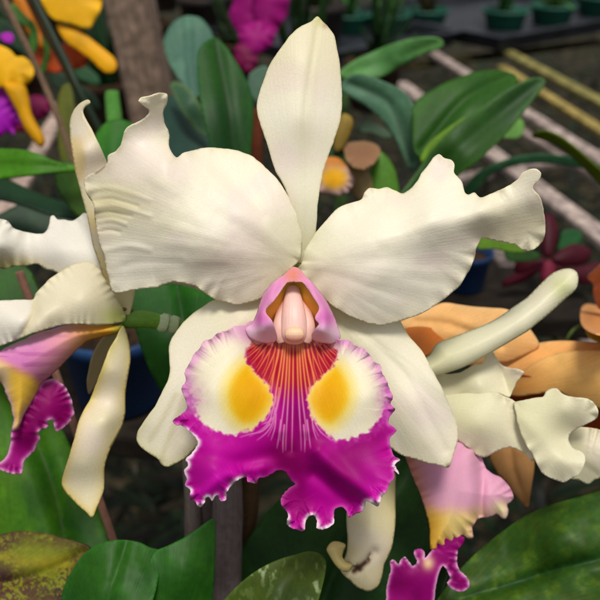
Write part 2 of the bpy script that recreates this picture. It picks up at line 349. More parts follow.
sheet('lateral_sepal', dict(outline=[(285, 290), (258, 298), (236, 301), (214, 300), (203, 307), (193, 314), (184, 322), (177, 331), (172, 339), (169, 349), (170, 370), (168, 381), (163, 391), (157, 403), (149, 415), (142, 425), (138, 432), (137, 440), (142, 448), (150, 454), (158, 459), (162, 465), (168, 467), (176, 463), (186, 457), (198, 445), (218, 425), (250, 385), (280, 335)],
      D=30.3, base=(285, 300), h=2.0, col=cream(base=(247, 241, 222), extra=ls_x, grn=.45, gr=60), fanfold=(0.042, 3), fringe=(.6, .1),
      ctrl=[(285, 300, .2), (230, 330, -.1), (170, 350, .4), (195, 390, -.3), (150, 425, .1), (165, 466, .1), (218, 425, .1), (139, 438, .35), (190, 318, .5)], crease=[([(240, 320), (190, 380), (163, 455)], -.08, 9)]), M_PETAL, F1)
def rs_x(c, g):
    c = mix(c, (120, 100, 60), .9 * np.exp(-(np.hypot(g.x - 448, g.y - 466) / 2.5) ** 2))
    c = mix(c, (205, 203, 170), .3 * sstep(.5, .7, fbm(g.th * 14, g.r * .01 + 5, 3))); return c
sheet('lateral_sepal', dict(outline=[(298, 258), (312, 262), (330, 285), (350, 296), (375, 305), (395, 315), (404, 328), (410, 338), (420, 349), (427, 360), (437, 379), (445, 395), (452, 411), (457, 424), (458, 434), (456, 446), (452, 458), (448, 467), (438, 465), (428, 463), (415, 459), (402, 455), (390, 446), (376, 425), (350, 380), (328, 335)],
      D=30.3, base=(318, 300), h=2.0, col=cream(base=(247, 241, 222), extra=rs_x, grn=.45, gr=60), fanfold=(0.042, 3), fringe=(.6, .1),
      ctrl=[(318, 295, .2), (370, 345, -.1), (410, 338, .5), (457, 424, .4), (415, 400, -.3), (448, 466, .2), (400, 454, .3), (350, 380, .2), (430, 440, -.05)], crease=[([(340, 310), (400, 370), (445, 450)], .07, 5)]), M_PETAL, F1)

# ---- lip blade
LIP = [(277, 338), (268, 331), (258, 324), (250, 321), (244, 325), (236, 326), (228, 330), (218, 333), (212, 338), (203, 342), (199, 349), (194, 355), (188, 366), (185, 373), (186, 381), (182, 388), (184, 396), (187, 403), (187, 410), (179, 416), (173, 421), (176, 425), (183, 426), (190, 432), (198, 442), (192, 453), (186, 459), (188, 465), (184, 471), (187, 479), (185, 485), (190, 490), (190, 499), (195, 501), (199, 507), (204, 504), (206, 498), (209, 497), (212, 501), (217, 495), (221, 501), (226, 500), (227, 492), (236, 481), (246, 477), (248, 482), (256, 483), (259, 478), (266, 477), (274, 472), (280, 470), (286, 472), (291, 480), (295, 484), (288, 489), (281, 498), (282, 506), (288, 514), (287, 524), (294, 529), (304, 530), (306, 520), (312, 515), (317, 520), (317, 528), (325, 529), (334, 523), (334, 511), (340, 507), (346, 510), (349, 517), (356, 514), (363, 509), (366, 501), (371, 503), (378, 506), (382, 497), (386, 492), (390, 483), (394, 478), (394, 471), (399, 474), (395, 465), (400, 460), (394, 456), (391, 448), (389, 441), (391, 436), (396, 430), (389, 424), (389, 418), (395, 409), (390, 404), (393, 397), (389, 389), (387, 381), (382, 373), (381, 366), (373, 360), (366, 350), (357, 346), (350, 341), (338, 339), (333, 333), (325, 333), (314, 338), (296, 341)]
def veins():
    L = []
    E = [(248, 345), (245, 351), (247, 358), (251, 365), (257, 372), (263, 379), (269, 386)]
    for sg in (-1, 1):
        X = lambda x: x if sg < 0 else 293 + (293 - x) * .985 + 1
        for k, (ex, ey) in enumerate(E):           # ribs spreading over the red fan, each forking near its end
            sx = 266 + k * 2.1; mx = sx + (ex - sx) * .45 + 3 + k * .15; my = 338 + (ey - 338) * .42 - 2
            L.append(([(X(sx), 337), (X(mx), my), (X(ex), ey)], .85, .95))
            fx, fy = E[min(k + 1, 6)]
            L.append(([(X(mx), my), (X(mx + (fx - mx) * .6 + 1.5), my + (fy - my) * .45), (X((ex + fx) / 2 + 1.5), (ey + fy) / 2)], .65, .7))
        for sx, pts in ((284.5, [(281, 362), (277, 385), (274, 404), (270, 420), (262, 429), (250, 436)]), (286, [(283.5, 365), (280, 392), (276, 412), (274, 424), (268, 436)]), (281.5, [(277, 358), (273, 378), (271, 394), (268, 406)]),
                        (288, [(286.5, 370), (284, 400), (281, 425), (280, 440)]), (290, [(289, 375), (287.5, 405), (286, 432), (285.5, 450)])):
            L.append(([(X(sx), 337)] + [(X(x), y) for x, y in pts], 1.0, 1.0))
    for sg in (-1, 1):
        X = lambda x: x if sg < 0 else 294 + (294 - x)
        for s in ([(276, 396), (275, 404), (270, 414), (264, 423)], [(279, 388), (277, 404), (274, 416), (266, 427), (256, 432)], [(275, 408), (273, 422), (267, 432), (257, 440)], [(276, 414), (275, 428), (271, 440)], [(270, 424), (262, 431), (250, 434), (240, 437)], [(281, 420), (279, 436), (277, 448)],
                  [(284, 425), (283, 440), (283, 452)], [(272, 418), (268, 422), (262, 424)], [(274, 404), (270, 408), (267, 412)]):
            L.append(([(X(x), y) for x, y in s], .95, .85))
    L.append(([(293.5, 337), (293, 380), (292.5, 420), (292, 452)], 1.0, .95))
    return L
VE = veins()
def lipcol(g):
    x, y = g.x, g.y
    c = np.tile(np.array((190, 0, 150), float), (len(x), 1))
    c = mix(c, (146, 0, 104), .8 * sstep(.4, .75, fbm(x * .03, y * .03 + 3, 3)))
    c = mix(c, (122, 0, 74), .8 * np.exp(-(np.hypot((x - 288) / 22, (y - 455) / 30) ** 2)))
    c = mix(c, (206, 14, 176), .65 * np.exp(-(np.hypot((x - 212) / 24, (y - 478) / 20) ** 2)))  # left lower lobe: lit magenta, its brightness put into the colour
    c = mix(c, (204, 10, 172), .5 * np.exp(-(np.hypot((x - 375) / 16, (y - 480) / 26) ** 2)))  # right lower lobe: the same lit tone painted in
    # the red fan under the column
    red = pmask(x, y, [(251, 341), (245, 352), (247, 362), (256, 374), (270, 388), (280, 398), (305, 398), (316, 388), (328, 374), (337, 362), (337, 352), (330, 343), (310, 334), (280, 334)], 3, 2)
    red = np.maximum(red * sstep(400, 378, y), red * .2); c = mix(c, (164, 8, 44), red)
    # cream fields
    wob = 3.5
    cl = pmask(x, y, [(168, 322), (250, 312), (284, 332), (274, 341), (252, 343), (246, 352), (247, 362), (256, 374), (268, 386), (273, 400), (268, 414), (256, 426), (242, 433), (228, 435), (212, 429), (200, 421), (193, 408), (180, 396)], 2.2, wob, .25)
    cr = pmask(x, y, [(306, 332), (338, 322), (372, 340), (398, 372), (402, 398), (386, 408), (378, 420), (368, 432), (352, 438), (338, 441), (326, 432), (314, 419), (308, 403), (312, 389), (324, 376), (336, 364), (337, 353), (330, 344)], 2.2, wob, .25)
    cm = np.maximum(cl, cr); sm = np.maximum(pmask(x, y, [(168, 322), (250, 312), (284, 332), (250, 343), (247, 362), (262, 386), (262, 414), (250, 428), (228, 436), (208, 431), (196, 421), (182, 396)], 9, 6, .2), pmask(x, y, [(306, 332), (338, 322), (372, 340), (398, 372), (402, 402), (382, 422), (370, 434), (352, 441), (338, 442), (326, 428), (322, 405), (330, 376), (337, 353)], 9, 6, .2))
    c = mix(c, (222, 112, 190), sm * .6 * (.4 + fbm(x * .2, y * .2))); c = mix(c, (240, 232, 204), cm)
    yl = np.maximum(pmask(x, y, [(249, 362), (236, 372), (228, 388), (229, 408), (240, 423), (254, 423), (266, 412), (273, 400), (269, 387), (256, 374)], 13), pmask(x, y, [(336, 366), (346, 378), (350, 395), (345, 411), (332, 424), (320, 420), (309, 404), (312, 390), (324, 376)], 13))
    c = mix(c, (240, 212, 96), np.clip(yl * 1.6, 0, 1) ** .6 * cm * .9); c = mix(c, (236, 178, 8), sstep(.35, 1, yl) * cm)
    c = mix(c, (222, 150, 0), .5 * np.maximum(np.exp(-(np.hypot((x - 254) / 12, (y - 395) / 20) ** 2)), np.exp(-(np.hypot((x - 327) / 12, (y - 398) / 18) ** 2))) * cm)
    # pale lilac margin of the frill and freckled magenta patches
    top = sstep(425, 395, y)
    c = mix(c, (222, 158, 202), top * .85 * np.exp(-(g.e / 8) ** 2) * (.45 + 1.1 * fbm(x * .07, y * .07)))
    sp = .5 + .5 * sstep(.42, .6, fbm(x * .22, y * .22, 2))
    c = mix(c, (196, 84, 176), top * .9 * sp * np.exp(-(np.hypot((x - 190) / 12, (y - 405) / 20) ** 2)))
    c = mix(c, (196, 84, 176), .9 * sp * np.exp(-(np.hypot((x - 390) / 11, (y - 398) / 24) ** 2)))
    c = mix(c, (224, 150, 200), .9 * np.exp(-(np.hypot((np.abs(x - 294) - 44) / 14, (y - 333) / 10) ** 2)))
    # orange to pale ribs
    m = np.zeros(len(x)); 
    for ln, w, a in VE:
        d, t = segdist(x, y, catmull(ln, 4, False)); f = t / max(1, len(catmull(ln, 4, False)) - 1)
        m = np.maximum(m, a * np.exp(-(d / (w * (1 - .25 * f))) ** 2) * (1 - .6 * f ** 4))
    m = m * (1 - .8 * cm)
    vc = mix(np.tile(np.array((240, 158, 80), float), (len(x), 1)), (240, 176, 206), sstep(378, 415, y))
    c = c * (1 - m[:, None] * .92) + vc * m[:, None] * .92
    # white frayed rim
    low = sstep(412, 440, y)
    rim = np.exp(-(g.e / (1.6 + 3.2 * fbm(x * .12, y * .12))) ** 2) * low
    rim *= 1 - .75 * np.exp(-(np.hypot((x - 285) / 20, (y - 475) / 12) ** 2))
    c = mix(c, (246, 218, 234), rim * (.35 + 1.0 * sstep(.35, .62, fbm(g.s * .045, g.s * 0 + 2, 2))))
    return c
sheet('lip', dict(outline=LIP, D=28.2, relief=1.1, base=(293, 300), h=.85, col=lipcol, fringe=(.8, .45), ruffle=(.075, 14, 6),
      ctrl=[(293, 340, 1.1), (258, 346, 1.0), (330, 346, 1.0), (293, 372, .55), (293, 410, .15), (292, 445, .05), (286, 470, .35), (255, 392, .05), (330, 394, .05), (240, 350, .45), (350, 358, .45), (250, 324, .75), (338, 340, .8), (215, 336, .55), (200, 350, .5), (185, 385, .45), (210, 390, -.15), (382, 370, .6), (394, 398, .5), (370, 395, -.1),
            (176, 422, .35), (230, 440, -.1), (215, 470, -.55), (188, 480, -.1), (198, 505, -.1), (245, 478, .15), (268, 474, .35), (350, 445, -.1), (395, 452, .1), (376, 478, -.55), (378, 505, -.55), (340, 478, .0), (318, 470, .1), (300, 500, .55), (300, 528, .35), (325, 528, .4), (350, 505, .5), (282, 500, .5)],
      crease=[([(293, 350), (293, 400), (291, 450)], .10, 5), ([(270, 350), (276, 395), (280, 430)], -.12, 7), ([(315, 350), (309, 395), (306, 430)], -.12, 7),
              ([(318, 452), (345, 478), (372, 498)], -.30, 9), ([(315, 474), (340, 492), (360, 503)], .25, 8), ([(188, 448), (230, 462), (270, 455)], .10, 8), ([(200, 495), (225, 478), (262, 468)], -.16, 7)], lump=.03), M_LIP, F1, solid=.0004)
tube('ovary', [(299, 250, 30.9, 4), (299, 262, 30.6, 5), (299, 275, 30.6, 5), (298, 290, 31, 5)], M_STEM, F1, col=(150, 158, 84), seg=14)
# ---- rolled pink sides of the throat, its lining and the column
def hoodcol(g):
    c = np.tile(np.array((226, 142, 196), float), (len(g.x), 1))
    c = mix(c, (206, 92, 178), .8 * np.exp(-(np.hypot((np.abs(g.x - 293) - 32) / 9, (g.y - 322) / 12) ** 2)))
    c = mix(c, (238, 186, 200), .6 * np.exp(-g.e / 2.2)); c = mix(c, (228, 140, 110), .9 * np.exp(-(np.hypot((g.x - 293) / 9, (g.y - 275) / 9) ** 2)))
    return mix(c, (246, 210, 230), sstep(316, 334, g.y) * .9)
HL = [(293, 268), (288, 271), (284, 275), (278, 279), (272, 284), (264, 294), (260, 304), (257, 314), (252, 324), (246, 329), (250, 337), (262, 342), (273, 342), (277, 338), (276, 332), (272, 321), (266, 313), (267, 308), (273, 302), (279, 294), (287, 283), (294, 281)]
HR = [(292, 268), (297, 268), (301, 271), (306, 277), (312, 283), (321, 294), (327, 303), (331, 311), (335, 320), (338, 329), (340, 337), (335, 342), (328, 343), (314, 340), (312, 334), (317, 327), (319, 324), (315, 318), (319, 308), (313, 297), (303, 283), (293, 281)]
sheet('throat_rim', [dict(outline=HL, D=28.2, base=(293, 268), h=1.1, col=hoodcol, bulge=(.09, 5), ctrl=[(293, 268, .95), (293, 282, .7), (262, 298, .75), (272, 300, .3), (254, 318, .75), (268, 325, .15), (246, 330, .75), (262, 340, .8), (276, 338, .75)], crease=[([(275, 285), (262, 312), (262, 330)], -.12, 4)]),
                     dict(outline=HR, D=28.2, base=(293, 268), h=1.1, col=hoodcol, bulge=(.09, 5), ctrl=[(293, 268, .95), (293, 282, .7), (324, 298, .75), (314, 300, .3), (334, 318, .75), (320, 330, .15), (338, 332, .75), (330, 343, .8), (314, 338, .75)], crease=[([(310, 285), (325, 312), (324, 332)], -.12, 4)])], M_LIP, F1)
def lining(g):
    c = np.tile(np.array((244, 170, 60), float), (len(g.x), 1)); c = mix(c, (196, 196, 60), .9 * np.exp(-(np.hypot((g.x - 293) / 13, (g.y - 287) / 9) ** 2)))
    c = mix(c, (214, 130, 110), sstep(312, 330, g.y)); return c
sheet('throat_lining', dict(outline=[(293, 272), (277, 288), (265, 306), (262, 325), (268, 346), (293, 350), (320, 346), (326, 325), (320, 304), (306, 285)], D=30.1, base=(293, 270), h=2, col=lining,
      ctrl=[(293, 270, -.9), (293, 345, -.3), (266, 310, -1.45), (322, 310, -1.45), (276, 298, -1.2), (310, 298, -1.2), (293, 310, .0), (293, 330, .2), (293, 290, -.2)]), M_LIP, F1)
COLM = tube('column', [(293, 283, 30.0, 3), (293, 289, 29.7, 6.5), (293, 300, 29.35, 9.5), (293.5, 313, 29.12, 12), (294, 325, 29.02, 13.5), (294, 334, 29.02, 13.5), (294, 341, 29.15, 10)], M_FLESH, F1,
     col=lambda t, a: np.array((248, 206, 196)) * (1 - .4 * max(0, t - .8)) if t > .15 else np.array((196, 176, 90)), seg=28, flat=.7)
for sx in (-1, 1):
    tube('column_wing', [(293 + sx * 4, 289, 29.9, 2), (293 + sx * 8, 300, 29.6, 5), (294 + sx * 11, 313, 29.3, 7), (294 + sx * 13, 325, 29.1, 8), (294 + sx * 13.5, 334, 29.05, 7.5), (294 + sx * 11, 342, 29.1, 5)], M_FLESH, COLM, col=lambda t, a: (246, 198, 184), seg=24, flat=.6)
tube('anther_cap', [(294.5, 328, 28.78, 4), (294.5, 329.5, 28.66, 8), (294.5, 333, 28.6, 9.6), (294.5, 337, 28.62, 9.4), (294.5, 340, 28.74, 7)], M_FLESH, COLM, col=lambda t, a: (246, 206, 168) if t < .6 else (240, 182, 160), seg=24, flat=.4)

# =================================================================== 2. left flower, seen from the side
F2 = empty('orchid_flower', P(124, 322, 33), 'cream orchid in side view at the left edge, pink tube pointing left, green stalk', 'orchid', 'cream orchids with magenta lips')
def yel(c, g): return mix(c, (226, 196, 120), .6 * sstep(.42, .65, fbm(g.x * .03 + 3, g.y * .025, 2)))
sheet('dorsal_sepal', dict(outline=[(88, 100), (90, 103), (85, 107), (83, 112), (86, 119), (91, 128), (95, 136), (99, 144), (103, 153), (107, 163), (116, 190), (128, 240), (135, 290), (128, 318), (122, 312), (114, 298), (106, 282), (100, 265), (93, 244), (90, 228), (87, 213), (81, 192), (76, 173), (73, 155), (70, 133), (71, 118), (75, 109), (81, 103)],
      D=31.6, base=(126, 318), h=2, col=cream(base=(228, 216, 180), edge=(214, 206, 150), extra=yel), fringe=(.5, .1), ctrl=[(126, 318, 1.2), (88, 101, .2), (72, 140, .5), (84, 150, -.2), (105, 165, .3), (95, 244, .7), (110, 240, .1), (130, 250, .6)]), M_PETAL, F2)
def farx(c, g):
    c = mix(c, (240, 236, 226), .8 * sstep(262, 240, g.y + g.x * -.25)); return mix(c, (206, 196, 120), .7 * sstep(248, 266, g.y - g.x * .1) * sstep(60, 20, g.x))
sheet('petal', dict(outline=[(-45, 200), (-20, 212), (0, 219), (7, 221), (13, 228), (22, 231), (30, 233), (38, 234), (45, 233), (49, 225), (51, 217), (54, 216), (58, 220), (65, 220), (72, 221), (79, 217), (85, 213), (95, 222), (112, 270), (126, 316), (110, 310), (80, 285), (58, 273), (50, 270), (44, 268), (38, 264), (34, 264), (24, 266), (13, 266), (6, 269), (0, 268), (-25, 272), (-48, 268)],
      D=33.4, base=(126, 316), h=2.2, col=cream(extra=farx), fringe=(.8, .12), ruffle=(0.040, 12, 7), ctrl=[(126, 316, -.4), (90, 240, 0), (50, 218, .9), (60, 250, -.2), (20, 231, .3), (0, 245, -.5), (0, 268, .5), (-40, 230, 0), (45, 266, .3), (-40, 268, .6)]), M_PETAL, F2)
def nearx(c, g):
    d, _ = segdist(g.x, g.y, [(33, 300), (36, 312), (28, 325), (20, 338)]); c = mix(c, (240, 234, 222), .9 * sstep(6, 0, g.x + (g.y - 300) * .35 - 31))
    c = mix(c, (190, 205, 80), .6 * np.exp(-(np.hypot((g.x - 118) / 14, (g.y - 317) / 9) ** 2))); return mix(c, (206, 196, 150), .35 * np.exp(-(d / 3) ** 2))
sheet('petal', dict(outline=[(125, 320), (112, 324), (97, 325), (82, 324), (70, 324), (58, 326), (40, 331), (23, 337), (10, 342), (0, 346), (-30, 350), (-50, 330), (-45, 304), (0, 301), (18, 300), (33, 300), (36, 294), (43, 286), (50, 279), (57, 274), (64, 270), (71, 266), (79, 263), (88, 262), (97, 266), (107, 282), (116, 298), (124, 312)],
      D=31.4, base=(126, 320), h=1.9, col=cream(base=(226, 216, 188), extra=nearx, grn=.5, gr=30), fringe=(.7, .14), ruffle=(0.030, 9, 5), ctrl=[(125, 319, 1.2), (85, 262, .9), (50, 279, .8), (33, 300, .5), (80, 300, -.1), (45, 312, -.25), (58, 326, .0), (20, 320, -.5), (0, 302, .0), (0, 346, .0), (-45, 325, 0)],
      crease=[([(34, 300), (36, 312), (28, 325), (18, 340)], .14, 4), ([(60, 290), (50, 310), (40, 325)], -.06, 8)]), M_PETAL, F2)
def tubecol(g):
    c = np.tile(np.array((216, 130, 188), float), (len(g.x), 1)); c = mix(c, (240, 196, 214), sstep(350, 330, g.y + (g.x - 45) * .3) * .7); u = sstep(25, 95, g.x + (g.y - 350) * .3)
    c = mix(c, (232, 172, 130), u); c = mix(c, (232, 164, 50), sstep(60, 112, g.x)); c = mix(c, (204, 190, 60), sstep(104, 120, g.x))
    st = sstep(.5, .65, fbm(g.x * .03, g.y * .35, 2)); c = mix(c, (160, 70, 140), .35 * st * (1 - u))
    yb = sstep(-7, 8, (g.y - 362) - (g.x - 0) * .42); c = mix(c, (232, 188, 66), yb * sstep(46, 30, g.x - (g.y - 380) * .1))
    c = mix(c, (226, 196, 150), yb * sstep(16, 4, g.x)); return mix(c, (232, 184, 208), np.exp(-g.e / 3) * sstep(40, 20, g.x) * sstep(375, 395, g.y))
sheet('lip_tube', dict(outline=[(122, 323), (119, 326), (104, 325), (87, 325), (76, 325), (65, 326), (54, 329), (43, 332), (32, 336), (22, 341), (10, 346), (0, 351), (-25, 362), (-30, 378), (0, 382), (4, 387), (6, 393), (8, 398), (11, 404), (12, 412), (14, 420), (12, 430), (18, 428), (21, 421), (24, 414), (30, 404), (41, 383), (46, 379), (52, 374), (58, 368), (65, 361), (76, 350), (87, 341), (96, 338), (104, 336), (118, 332)],
      D=32.0, base=(122, 327), h=1.5, col=tubecol, bulge=(.7, 9), fringe=(.5, .2), ctrl=[(122, 327, .6), (80, 335, .3), (40, 360, -.1), (0, 365, -.2), (10, 405, -.2), (35, 390, .1), (14, 428, -.2)]), M_LIP, F2)
def magedge(base=(150, 0, 104), rim=(228, 168, 206), rw=3.2):
    def f(g):
        c = np.tile(np.array(base, float), (len(g.x), 1)); c = mix(c, (176, 10, 140), .7 * sstep(435, 460, g.y)); c = mix(c, np.array(base) * .7, fbm(g.x * .06, g.y * .06) * .6)
        return mix(c, rim, np.exp(-(g.e / rw) ** 2) * .9)
    return f
sheet('lip_blade', dict(outline=[(36, 392), (41, 383), (47, 380), (53, 379), (60, 382), (66, 388), (70, 396), (73, 405), (74, 414), (70, 422), (64, 427), (57, 431), (54, 426), (52, 420), (48, 421), (48, 426), (43, 429), (39, 432), (40, 439), (37, 444), (35, 450), (30, 455), (24, 461), (23, 468), (21, 474), (13, 474), (6, 472), (0, 470), (-25, 468), (-30, 462), (0, 462), (6, 457), (9, 451), (11, 441), (11, 431), (15, 422), (22, 412)],
      D=32.3, base=(22, 405), h=1.3, col=magedge(), fringe=(.8, .3), ruffle=(0.060, 9, 5), ctrl=[(36, 392, 0), (73, 405, .5), (50, 405, -.1), (57, 430, .3), (25, 435, -.1), (35, 450, .3), (15, 473, .2), (0, 466, 0), (11, 440, .3)]), M_LIP, F2)
sheet('lateral_sepal', dict(outline=[(122, 326), (126, 332), (128, 339), (130, 350), (130, 360), (128, 374), (125, 393), (125, 404), (125, 414), (121, 428), (113, 443), (109, 452), (105, 463), (104, 475), (104, 487), (103, 493), (98, 505), (92, 517), (86, 512), (80, 507), (73, 500), (66, 492), (62, 484), (65, 470), (70, 455), (74, 440), (78, 425), (83, 412), (90, 400), (96, 385), (102, 368), (109, 350), (116, 338)],
      D=32.0, base=(124, 326), h=2, col=cream(base=(232, 222, 188), edge=(212, 186, 92), ew=5, ea=.8), fringe=(.6, .1), ctrl=[(124, 326, .6), (128, 360, .5), (112, 370, -.1), (95, 400, .3), (105, 420, -.3), (122, 425, .5), (64, 482, .4), (82, 465, -.2), (104, 480, .4), (92, 516, .2)]), M_PETAL, F2)
sheet('lateral_sepal', dict(outline=[(120, 330), (112, 331), (105, 336), (99, 343), (95, 350), (91, 360), (89, 370), (87, 382), (89, 394), (95, 386), (103, 372), (116, 352), (124, 338)], D=34.2, base=(120, 330), h=2, col=cream(base=(204, 184, 150), edge=(180, 150, 100)), ctrl=[(120, 330, -.4), (90, 380, .2), (100, 355, -.2), (115, 350, .3)]), M_PETAL, F2)
STK = tube('stalk', [(121, 322, 33.0, 6.5), (130, 320, 33.0, 8.5), (143, 319, 33.0, 8.8), (156, 321, 33.2, 8), (164, 323, 33.4, 6.5), (175, 325, 33.6, 6), (188, 328, 34.2, 7), (205, 334, 35.2, 8), (222, 345, 36.5, 8)], M_STEM, F2,
     col=lambda t, a: np.array((122, 176, 56)) * (.72 + .6 * t if t < .5 else .85), seg=24)
tube('ring', [(160.5, 322, 33.3, 8.5), (161.5, 322.3, 33.3, 9.3), (166, 323.2, 33.4, 9.3), (167, 323.5, 33.4, 8.3)], M_STEM, STK, col=(206, 224, 176), seg=24, sub=3, bump=.08)
tube('ring', [(170.5, 324, 33.5, 8.2), (171.5, 324.2, 33.5, 9.0), (175.5, 325, 33.6, 9.0), (176.5, 325.3, 33.6, 8)], M_STEM, STK, col=(200, 218, 168), seg=24, sub=3, bump=.08)
tube('bract', [(120, 312, 32.8, 1), (125, 309, 32.8, 2.6), (131, 310, 32.9, 2.2), (134, 313, 33, .8)], M_STEM, STK, col=(126, 100, 56), seg=10)

# =================================================================== 3. lower right flower
F3 = empty('orchid_flower', P(430, 410, 33.5), 'cream orchid at lower right partly behind the big flower, pink tube hanging down, ruffled petals', 'orchid', 'cream orchids with magenta lips')
sheet('dorsal_sepal', dict(outline=[(415, 366), (422, 360), (430, 355), (437, 344), (452, 338), (467, 332), (485, 325), (500, 317), (514, 307), (527, 298), (536, 289), (544, 281), (552, 274), (561, 270), (570, 269), (576, 272), (578, 278), (577, 286), (573, 292), (567, 297), (557, 306), (547, 315), (537, 323), (527, 331), (517, 337), (507, 343), (495, 350), (483, 357), (471, 363), (460, 368), (448, 372), (436, 376), (420, 380)],
      D=32.4, base=(418, 372), h=1.8, col=cream(base=(244, 240, 212), edge=(216, 212, 168), extra=lambda c, g: mix(c, (188, 200, 120), .5 * np.exp(-(np.hypot((g.x - 562) / 10, (g.y - 288) / 12) ** 2)))), bulge=(.75, 9), ctrl=[(418, 372, .6), (500, 335, .1), (570, 275, .3)]), M_PETAL, F3)
sheet('petal', dict(outline=[(430, 374), (438, 373), (448, 374), (459, 373), (467, 369), (474, 365), (481, 364), (484, 359), (487, 353), (492, 351), (496, 357), (502, 365), (510, 368), (517, 369), (524, 372), (521, 377), (516, 383), (513, 390), (510, 397), (505, 396), (498, 394), (480, 397), (455, 402), (432, 405)],
      D=33.0, base=(430, 395), h=1.7, col=cream(base=(234, 228, 202)), fringe=(.7, .15), ruffle=(0.035, 17, 5), ctrl=[(430, 380, .4), (480, 385, -.1), (492, 351, .6), (522, 372, -.2), (508, 380, .35), (508, 396, .0), (450, 374, .5), (460, 395, .3)], crease=[([(500, 368), (504, 380), (509, 394)], .12, 3.5)]), M_PETAL, F3)
sheet('petal', [dict(outline=[(430, 395), (448, 395), (458, 394), (468, 393), (478, 394), (489, 392), (497, 393), (504, 396), (511, 399), (517, 403), (519, 410), (517, 418), (522, 430), (528, 441), (536, 455), (532, 461), (524, 453), (517, 449), (510, 447), (504, 448), (495, 452), (484, 457), (476, 454), (468, 447), (455, 438), (440, 425), (428, 410)],
      D=32.6, base=(425, 405), h=1.8, col=cream(base=(228, 222, 186), edge=(236, 230, 200)), fringe=(.6, .15), ruffle=(0.022, 17, 5), ctrl=[(430, 400, .5), (470, 394, .35), (480, 425, -.1), (517, 405, .1), (530, 450, -.1), (484, 456, .5), (450, 425, .2)], crease=[([(505, 400), (512, 425), (527, 452)], .1, 5)]),
      dict(outline=[(514, 404), (519, 401), (524, 400), (534, 398), (543, 397), (546, 392), (551, 389), (557, 389), (563, 394), (573, 397), (584, 398), (592, 401), (597, 408), (598, 415), (594, 420), (585, 425), (578, 428), (573, 431), (569, 436), (569, 442), (574, 449), (580, 451), (584, 455), (585, 461), (583, 467), (580, 473), (575, 477), (570, 479), (564, 482), (556, 480), (549, 477), (543, 473), (538, 466), (533, 456), (527, 446), (522, 436), (518, 425), (516, 414)],
      D=32.0, base=(516, 408), h=1.6, col=cream(base=(224, 219, 190), edge=(240, 235, 212), ea=.7, ew=2.2), fringe=(.6, .15), ruffle=(0.030, 19, 5), ctrl=[(516, 408, .5), (552, 389, .5), (597, 412, -.2), (570, 438, .6), (584, 462, -.2), (560, 481, .2), (545, 430, .15), (565, 410, .0), (524, 440, .2), (560, 460, -.1)], crease=[([(522, 418), (545, 440), (570, 462)], -.08, 8)])], M_PETAL, F3)
sheet('petal', dict(outline=[(556, 424), (566, 426), (579, 427), (592, 428), (604, 431), (630, 436), (640, 455), (628, 474), (606, 474), (600, 478), (594, 480), (588, 484), (580, 480), (570, 478), (556, 470), (550, 445)], D=33.1, base=(550, 440), h=1.8, col=cream(base=(234, 228, 206)), fringe=(.7, .15), ruffle=(0.050, 10, 9), fanfold=(0.080, 6), ctrl=[(560, 430, .3), (595, 430, .0), (590, 482, .3), (600, 455, -.3), (635, 455, .2)]), M_PETAL, F3)
def l3(g):
    c = np.tile(np.array((222, 150, 190), float), (len(g.x), 1)); c = mix(c, (232, 178, 196), fbm(g.x * .04, g.y * .02) * .9); c = mix(c, (222, 150, 120), .8 * sstep(432, 408, g.x - (g.y - 470) * .25))
    yb = sstep(-12, 10, (g.y - 512) + (g.x - 450) * .05 - 5 * (fbm(g.x * .12, g.y * .12) - .5)) * sstep(512, 470, g.x)
    c = mix(c, (236, 208, 130), yb); c = mix(c, (228, 170, 50), yb * sstep(455, 430, g.x) * .85); c = mix(c, (240, 226, 170), sstep(488, 500, g.x) * sstep(495, 508, g.y))
    return mix(c, (226, 160, 194), np.exp(-g.e / 2.5) * .7 * sstep(440, 470, g.x))
L3T = [dict(outline=[(408, 440), (430, 428), (455, 432), (466, 440), (474, 447), (481, 456), (484, 464), (487, 470), (494, 475), (501, 478), (507, 484), (511, 490), (513, 498), (510, 502), (507, 505), (508, 511), (506, 518), (502, 518), (497, 514), (492, 516), (487, 517), (480, 518), (476, 521), (472, 528), (473, 537), (468, 538), (462, 535), (456, 540), (450, 541), (443, 545), (436, 548), (431, 549), (430, 540), (430, 530), (428, 518), (424, 505), (420, 492), (414, 479), (408, 464), (404, 450)],
      D=32.6, base=(440, 425), h=1.4, col=l3, bulge=(.8, 14), fringe=(.5, .25), ruffle=(0.060, 10, 6), ctrl=[(430, 430, .8), (445, 480, .1), (480, 490, .5), (510, 495, .6), (440, 540, -.1), (412, 470, .5)], crease=[([(478, 455), (482, 480), (480, 514)], .28, 5), ([(468, 455), (470, 490), (468, 520)], -.1, 6)])]
sheet('lip_tube', L3T, M_LIP, F3)
